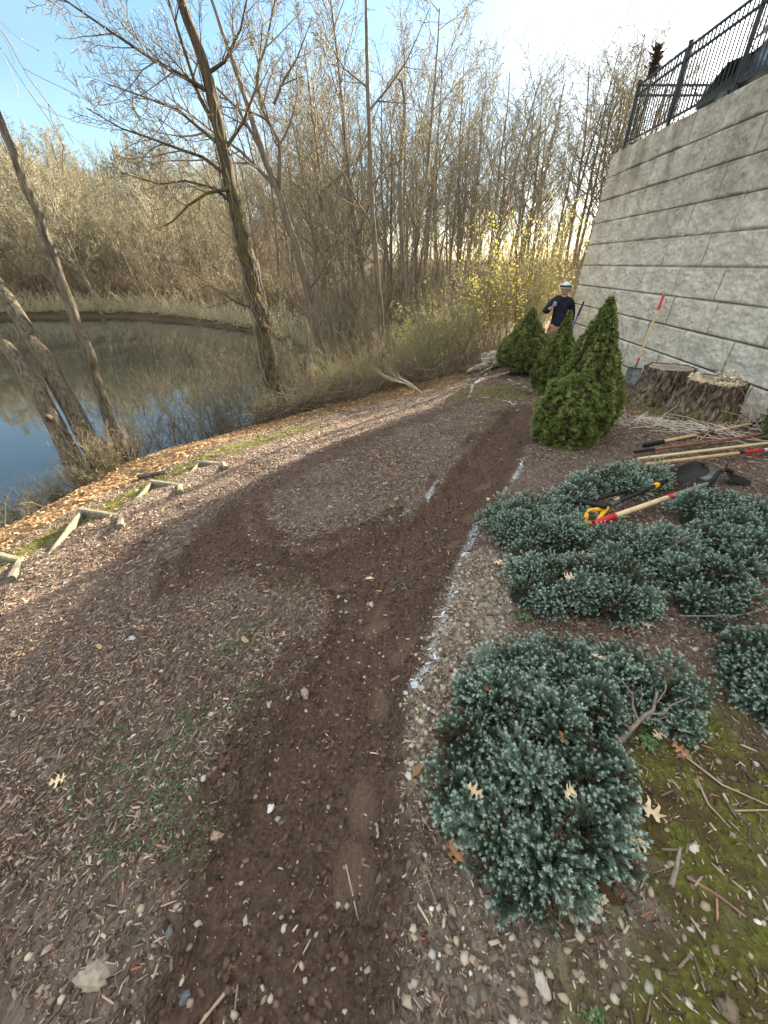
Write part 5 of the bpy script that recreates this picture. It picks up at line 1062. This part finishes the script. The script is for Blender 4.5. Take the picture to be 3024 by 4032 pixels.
# gravel
def gravel(name, n, far, nb, prob, smin, smax, label, mt, shapes, sink=.25, rb=(1.5, 1.5), cat='gravel', wide=1.0):
    x, y = sample(n, far, nb, wide); P, M = place(x, y); k = keep(M, prob(M, x, y)); P = P[k]; n = len(P); s_ = smin+(smax-smin)*g.random(n)**4; P[:, 2] += s_*(.5*.6-sink)
    ch = []; idx = g.integers(0, len(shapes), n); RM = rotmats(n, g, .35); rn = g.beta(rb[0], rb[1], n)
    for i, (v_, f_) in enumerate(shapes):
        q = idx == i; m = int(q.sum())
        if m: ch.append(scatter(v_, f_, P[q], RM[q], np.stack([s_[q]*g.uniform(.85, 1.5, m), s_[q], s_[q]*g.uniform(.45, .8, m)], 1), 0, rn[q]))
    return tag(link(name, mesh(name, ch, [mt])), label, cat, None, 'stuff')
gravel('gravel', 42000, 3.4, .62, lambda M, x, y: (M['gravel']*.95+.02+.10*(1-M['soil'])*(y < 1.5))*(1-.55*M['moss']), .006, .032, 'small tan and white pebbles beside the dug path', stone_m, ROCKS)
gravel('soil_pebbles', 12000, 3.5, .62, lambda M, x, y: M['soil']*.16, .007, .026, 'small stones mixed in the dug soil', stone_m, ROCKS, .25, (1.3, 1.5))
gravel('soil_clods', 190000, 7.5, .62, lambda M, x, y: ((M['soil']*(.45+.8*M['n1'])+.9*M['pile'].clip(0, 1)*(.6))*(1-M['dry'])).clip(0, 1), .004, .027, 'dark crumbled clods of dug soil', clod_m, CLODS, .2, (2, 2), 'soil')
# leaf litter on the bank and sawdust by the stumps
LEAF = np.array([[-.5,0,.06],[-.15,-.25,0],[.3,-.2,.05],[.55,.05,.12],[.2,.22,.02],[-.2,.2,.05]]); LF = np.array([[0,1,4,5],[1,2,3,4]])
x, y = sample(60000, 16, .7); P, M = place(x, y); k = keep(M, M['litter']*(1-.5*M['moss'])*.9+.003*(1-M['soil'])); P = P[k]; n = len(P); P[:, 2] += .012
tag(link('leaf_litter', mesh('leaf_litter', [scatter(LEAF, LF, P, rotmats(n, g, .3), g.uniform(.03, .07, n), 0, g.random(n))], [litter_m])), 'dry brown fallen leaves covering the bank', 'leaf litter', None, 'stuff')
x, y = sample(60000, 7.5, .5); P, M = place(x, y); k = keep(M, M['shav']*.9+.05*M['shav']); P = P[k]; n = len(P); P[:, 2] += .006; L = g.uniform(.012, .05, n)
tag(link('wood_shavings', mesh('wood_shavings', [scatter(CHIP, CF, P, rotmats(n, g, .3), np.stack([L, L*g.uniform(.2, .6, n), L*.12+.001], 1), 0, g.beta(3, 1.6, n))], [rndmat('shavings', [(0, (.12,.09,.07)), (.5, (.38,.34,.28)), (1, (.72,.70,.62))])])), 'pale wood shavings spread around the stumps', 'wood shavings', None, 'stuff')
# moss and little weeds
x, y = sample(70000, 9, .62); P, M = place(x, y); k = keep(M, (M['moss']-.25).clip(0, 1)*1.1*(.5+2*M['n2']).clip(0, 1)); P = P[k]; n = len(P); mt_ = tuft(7, 1, .16, 1.3, 8)
D = g.normal(0, .25, (n, 3)); D[:, 2] = 1
tag(link('moss', mesh('moss', [scatter(mt_[0], mt_[1], P, frames(D, g), g.uniform(.006, .014, n)*(1+.12*np.hypot(P[:, 0], P[:, 1])), 0, g.random(n))], [moss_m])), 'yellow green and rusty moss on the ground', 'moss', None, 'stuff')
wp_ = []
for (cx, cy, r_, m) in [(-.9,1.46,.10,60),(-.9,1.06,.11,80),(-1.0,.87,.12,80),(-.65,1.12,.10,60),(-.85,.74,.12,90),(-.57,1.86,.15,60),(-1.23,.77,.15,80),(-1.25,1.01,.12,50),(-.75,1.6,.12,50),(-.65,.55,.08,60),(-.8,.6,.12,70),(-1.0,.62,.15,80),(.53,.165,.02,14),(1.06,.85,.035,40),(.88,.68,.05,50),(.1,1.9,.05,14),(.13,2.9,.05,12),(2.2,3.1,.1,30),(1.0,2.75,.08,30),(.75,1.55,.06,30)]:
    q = g.normal(0, 1, (m, 2))*r_*.6; wp_.append(np.stack([cx+q[:, 0], cy+q[:, 1]], 1))
wp_ = np.concatenate(wp_); P, M = place(wp_[:, 0], wp_[:, 1]); P[:, 2] += .008; k7 = np.repeat(P, 5, 0)+g.normal(0, .007, (len(P)*5, 3))*[1, 1, .5]
tag(link('small_weeds', mesh('small_weeds', [leaves_chunk(k7, .007, 0, g, QUAD*[1, 2.2, 1])], [weed_m])), 'patches of tiny green weeds coming up through the mulch', 'weeds', None, 'stuff')
# rosette weed beside the large blue shrub, dandelion like seedling
def rosette(x, y, r_, n, label):
    z = zg(x, y); V = []; F_ = []
    for i in range(n):
        a = i*2.4; l = r_*random.uniform(.6, 1); c, s_ = math.cos(a), math.sin(a); k = len(V); w = l*.16
        for f, h, ww in ((0, 0, .3), (.35, .3, .9), (.7, .35, 1), (1, .15, .1)):
            V += [(c*l*f-s_*w*ww, s_*l*f+c*w*ww, h*l), (c*l*f+s_*w*ww, s_*l*f-c*w*ww, h*l)]
        F_ += [[k+2*j, k+2*j+1, k+2*j+3, k+2*j+2] for j in range(3)]
    tag(link('rosette_weed', mesh('rosette_weed', [(V, F_, 0, g.random(len(F_)))], [weed_m]), None, (x, y, z+.004)), label, 'weed')
rosette(1.04, .83, .045, 16, 'dark green leafy rosette growing under the bare grey branch'); rosette(.53, .165, .022, 9, 'tiny bright green seedling near the bottom edge right of centre'); rosette(.78, 1.52, .05, 9, 'grey green rosette at the left end of the wide middle shrub')

# ---------------------------------------------------------------- things one can count: stones, oak leaves, sticks
def boulder(x, y, s_, dims, c, label, seed, rz=0):
    v_, f_ = rock(seed, 3); q = np.random.default_rng(seed); V = v_*dims*s_; V += .05*s_*(fbm(V[:, 0]*60/s_*.05+seed, V[:, 1]*60/s_*.05+V[:, 2]*40, 3, seed)[:, None])
    o = tag(link('stone', mesh('stone', [(V, f_, 0, None)], [plain('stone_%d' % seed, c, .8, 0, .22, 60)], True), None, (x, y, zg(x, y)+s_*dims[2]*.22)), label, 'stone', 'larger loose stones'); o.rotation_euler = (0, .1, rz); return o
boulder(-.39, 1.16, .055, (.8,1.2,.7), (.30,.25,.21), 'upright grey brown stone on the left rim of the dug path', 1, .4)
boulder(-.83, .25, .075, (1.2,.9,.6), (.30,.26,.21), 'large flat tan stone at the lower left corner', 2)
boulder(-.56, .215, .035, (1,.9,.8), (.11,.13,.14), 'dark blue grey angular stone near the bottom edge', 3)
boulder(-.65, .33, .034, (.8,1.2,.7), (.12,.14,.13), 'small dark green grey stone above the blue grey one', 4, .5)
boulder(.14, 1.12, .042, (1.1,1,.5), (.44,.51,.55), 'flat stone sprayed pale blue at the near end of the paint line', 5)
boulder(.10, 1.09, .022, (1,1,.5), (.44,.51,.55), 'small paint covered pebble touching the flat pale blue stone', 6)
boulder(-.44, .68, .03, (1,1.1,.6), (.55,.58,.62), 'white speckled stone in the soil left of centre', 7)
boulder(-.60, .58, .035, (1.5,.9,.7), (.30,.22,.17), 'rounded pinkish stone on the soil rim beside green weeds', 8)
boulder(.27, 1.10, .045, (.8,1.1,.4), (.36,.33,.26), 'flat mossy grey stone at the upper left of the largest shrub', 9)
boulder(1.0, .50, .03, (1.6,.8,.6), (.50,.48,.42), 'oblong white stone beside the broken grey stick', 10, .5)
boulder(.66, .385, .03, (1.4,.9,.6), (.46,.40,.28), 'rusty topped pale stone tucked under the lower edge of the largest shrub', 11, .5)
boulder(.72, .36, .026, (.9,1.3,.6), (.13,.125,.12), 'smooth dark grey pebble right of the rusty topped stone', 12, .3)
boulder(.76, .46, .024, (.8,1.4,.6), (.13,.145,.165), 'slate blue pebble right of the largest shrub', 13, .2)
boulder(.42, .215, .045, (.7,1.5,.6), (.40,.37,.31), 'long speckled stone below the largest shrub', 14, .35)
boulder(.86, .17, .05, (1,.9,.6), (.16,.13,.09), 'brown rounded stone near the lower right corner', 15)
boulder(1.03, .21, .045, (1.2,.9,.6), (.52,.50,.46), 'big whitish stone cut off at the lower right corner', 16)
boulder(-.08, 1.72, .035, (1,.9,.7), (.40,.34,.28), 'single pale stone lying in the middle of the dug path', 17)
boulder(-1.53, 1.62, .04, (1.2,.9,.6), (.36,.37,.38), 'pale grey stone in the mulch near the sunlit edge at left', 18)
boulder(2.62, 7.2, .06, (1,1,.9), (.03,.03,.035), 'round dark stone at the end of the far paint line beside the middle dwarf spruce', 19)
OAK = [(0,0),(.10,.03),(.16,.16),(.10,.25),(.24,.20),(.28,.08),(.36,.07),(.44,.30),(.36,.42),(.52,.34),(.56,.10),(.64,.09),(.74,.26),(.70,.36),(.82,.26),(.82,.10),(1.0,.04)]
tan_m = plain('oak_leaf_pale', (.62,.50,.34), .7, 0, .15, 20); brn_m = plain('oak_leaf_brown', (.34,.19,.10), .7, 0, .25, 20)
def oak(x, y, s_, rz, pale, label, dz=.012, tilt=(0, 0)):
    s_ *= .8
    bm = bmesh.new(); q = random.Random(int(x*999)); k1, k2 = q.uniform(-.1, .35), q.uniform(-.3, .8); pts = OAK+[(a+q.gauss(0, .015), -b*q.uniform(.65, 1.15)) for a, b in OAK[::-1][1:-1]]
    mid = [(t_, 0) for t_ in (.12,.3,.5,.7,.9)]
    top = [bm.verts.new(((a-.5)*s_, b*s_, s_*(k1*abs(b)*2+k2*(a-.5)**2+q.gauss(0, .03)))) for a, b in pts]
    bmesh.ops.triangulate(bm, faces=[bm.faces.new(top)]); bmesh.ops.solidify(bm, geom=bm.faces[:], thickness=.0012)
    o = bm_obj('oak_leaf', bm, tan_m if pale else brn_m); o.location = (x, y, zg(x, y)+dz); o.rotation_euler = (tilt[0], tilt[1], rz); tag(o, label, 'leaf', 'fallen oak leaves')
LV = [(.905,.60,.12,-.6,1,'largest pale oak leaf, right of the largest blue shrub'),(.82,.52,.11,-.2,1,'pale oak leaf tucked in below the largest pale one'),(.83,.595,.09,.8,0,'brown oak leaf touching the right side of the largest shrub'),(1.14,.80,.09,-1.1,0,'reddish brown oak leaf below the bare branch'),(1.09,.855,.07,.3,1,'small tan oak leaf beside the green rosette'),
      (.23,.50,.10,-.9,0,'brown oak leaf at the lower left of the largest shrub'),(.74,2.0,.09,.2,1,'pale oak leaf at the lower left of the round shrub'),(.86,2.02,.1,.5,1,'tan oak leaf between the round shrub and the wide one'),(1.36,1.44,.10,-.4,1,'oak leaf under the front edge of the wide middle shrub'),(1.28,1.41,.10,2.0,0,'dull oak leaf in front of the wide middle shrub'),
      (2.02,1.55,.13,.4,0,'brown oak leaf by the right edge below the long shrub'),(2.1,1.66,.12,-.5,1,'cream oak leaf by the right edge below the long shrub'),(1.9,2.78,.10,.8,1,'oak leaf in front of the shrub with the handle ends'),(2.2,2.85,.10,-.6,1,'oak leaf right of the shrub with the handle ends'),(1.62,2.6,.1,.1,1,'tan oak leaf behind the T shaped grip'),(1.35,2.05,.1,1.,1,'oak leaf between the round shrub and the red grip'),(-1.4,.82,.09,.4,1,'pale oak leaf alone on the mulch at the left edge'),(-.1,1.98,.06,.4,1,'small oak leaf lying on the dug path'),(.9,2.95,.07,1.3,1,'oak leaf on the soil by the path bend')]
for a_ in LV: oak(*a_)
for (x_, y_, z_, s_, rz, pale, lb) in [(.30,.62,.15,.085,-.5,1,'pale oak leaf caught in the left lobe of the largest shrub'),(.60,.60,.17,.085,.7,1,'tan oak leaf caught in the middle of the largest shrub'),(1.02,1.66,.16,.11,.3,1,'tan oak leaf caught in the wide middle shrub'),(.64,.77,.18,.07,1.2,0,'brown oak leaf caught near the top of the largest shrub'),(.42,1.0,.15,.07,1.2,0,'rusty oak leaf caught in the upper left of the largest shrub'),(.92,1.10,.19,.08,2.2,1,'narrow tan leaf standing in the upper right of the largest shrub')]:
    oak(x_, y_, s_, rz, pale, lb, z_, (.5, .35))
def stick(pts, r, mt, label, bend=0):
    r *= .72; tag(tube_obj('stick', [(p[0], p[1], zg(p[0], p[1])+r*.8+(p[2] if len(p) > 2 else 0)) for p in pts], np.linspace(r, r*.55, len(pts)), mt, None, 8), label, 'stick', 'loose sticks')
grey_w = plain('grey_stick', (.25,.21,.18), .9, 0, .35, 50); tan_w = plain('tan_stick', (.33,.26,.18), .85, 0, .25, 40)
stick([(.87,.41),(.91,.45),(.955,.50)], .012, grey_w, 'short thick grey stick right of the largest blue shrub'); stick([(.93,.43),(1.0,.385),(1.04,.34)], .008, plain('red_brown_stick', (.22,.13,.10), .9), 'reddish brown stick lying beside the short thick grey one')
stick([(1.14,.79),(1.22,.68),(1.33,.61)], .006, tan_w, 'long thin tan stick under the right shrub'); stick([(1.19,.60),(1.30,.60),(1.4,.59)], .005, tan_w, 'thin pale stick lying level near the right edge')
stick([(1.14,.70),(1.13,.62),(1.15,.55)], .006, tan_w, 'split tan stick pointing down, near the right side'); stick([(-.22,.32),(-.26,.26),(-.27,.2)], .004, tan_w, 'pale splinter lying on the soil at the bottom')
stick([(-.13,.50),(-.1,.42),(-.08,.36)], .005, tan_w, 'pale sliver of wood in the middle of the bottom soil'); stick([(-.43,.30),(-.42,.22),(-.41,.17)], .005, grey_w, 'grey twig sticking up from the soil at the bottom left')
stick([(-.45,.22),(-.50,.17),(-.52,.13)], .007, tan_w, 'broken bark sliver at the bottom edge left of centre'); stick([(.12,.47),(.15,.40),(.17,.34)], .003, grey_w, 'thin pale root curling over the bottom soil')
# fine dead stems around the stumps
T = Tubes(); q = random.Random(8)
def stems(cx, cy, n, L, spread, up): 
    for _ in range(n):
        a = q.uniform(0, 6.28); l = L*q.uniform(.5, 1.2); u = q.uniform(*up); x_, y_ = cx+q.gauss(0, spread), cy+q.gauss(0, spread*.6); z_ = zg(x_, y_)+.01
        T.add([(x_, y_, z_), (x_+math.cos(a)*l*.5*(1-u*.5), y_+math.sin(a)*l*.4*(1-u*.5), z_+l*.5*u+.02), (x_+math.cos(a)*l*(1-u*.5), y_+math.sin(a)*l*.8*(1-u*.5), z_+l*.85*u)], [.0045, .0038, .002], 4, q.uniform(.3, 1))
stems(4.62, 4.75, 26, .62, .16, (.2, 1.)); stems(4.2, 4.62, 70, .5, .35, (0, .12)); stems(3.2, 4.8, 12, .5, .1, (.1, 1)); stems(5.1, 4.9, 14, .6, .1, (.3, 1)); stems(3.6, 4.75, 40, .35, .3, (0, .1))
tag(link('dead_stems', mesh('dead_stems', T.chunks(), [rndmat('dead_stem', [(0, (.30,.26,.20)), (1, (.66,.61,.52))])])), 'pale dead plant stems sprawled in front of the stumps', 'dead stems', None, 'stuff')
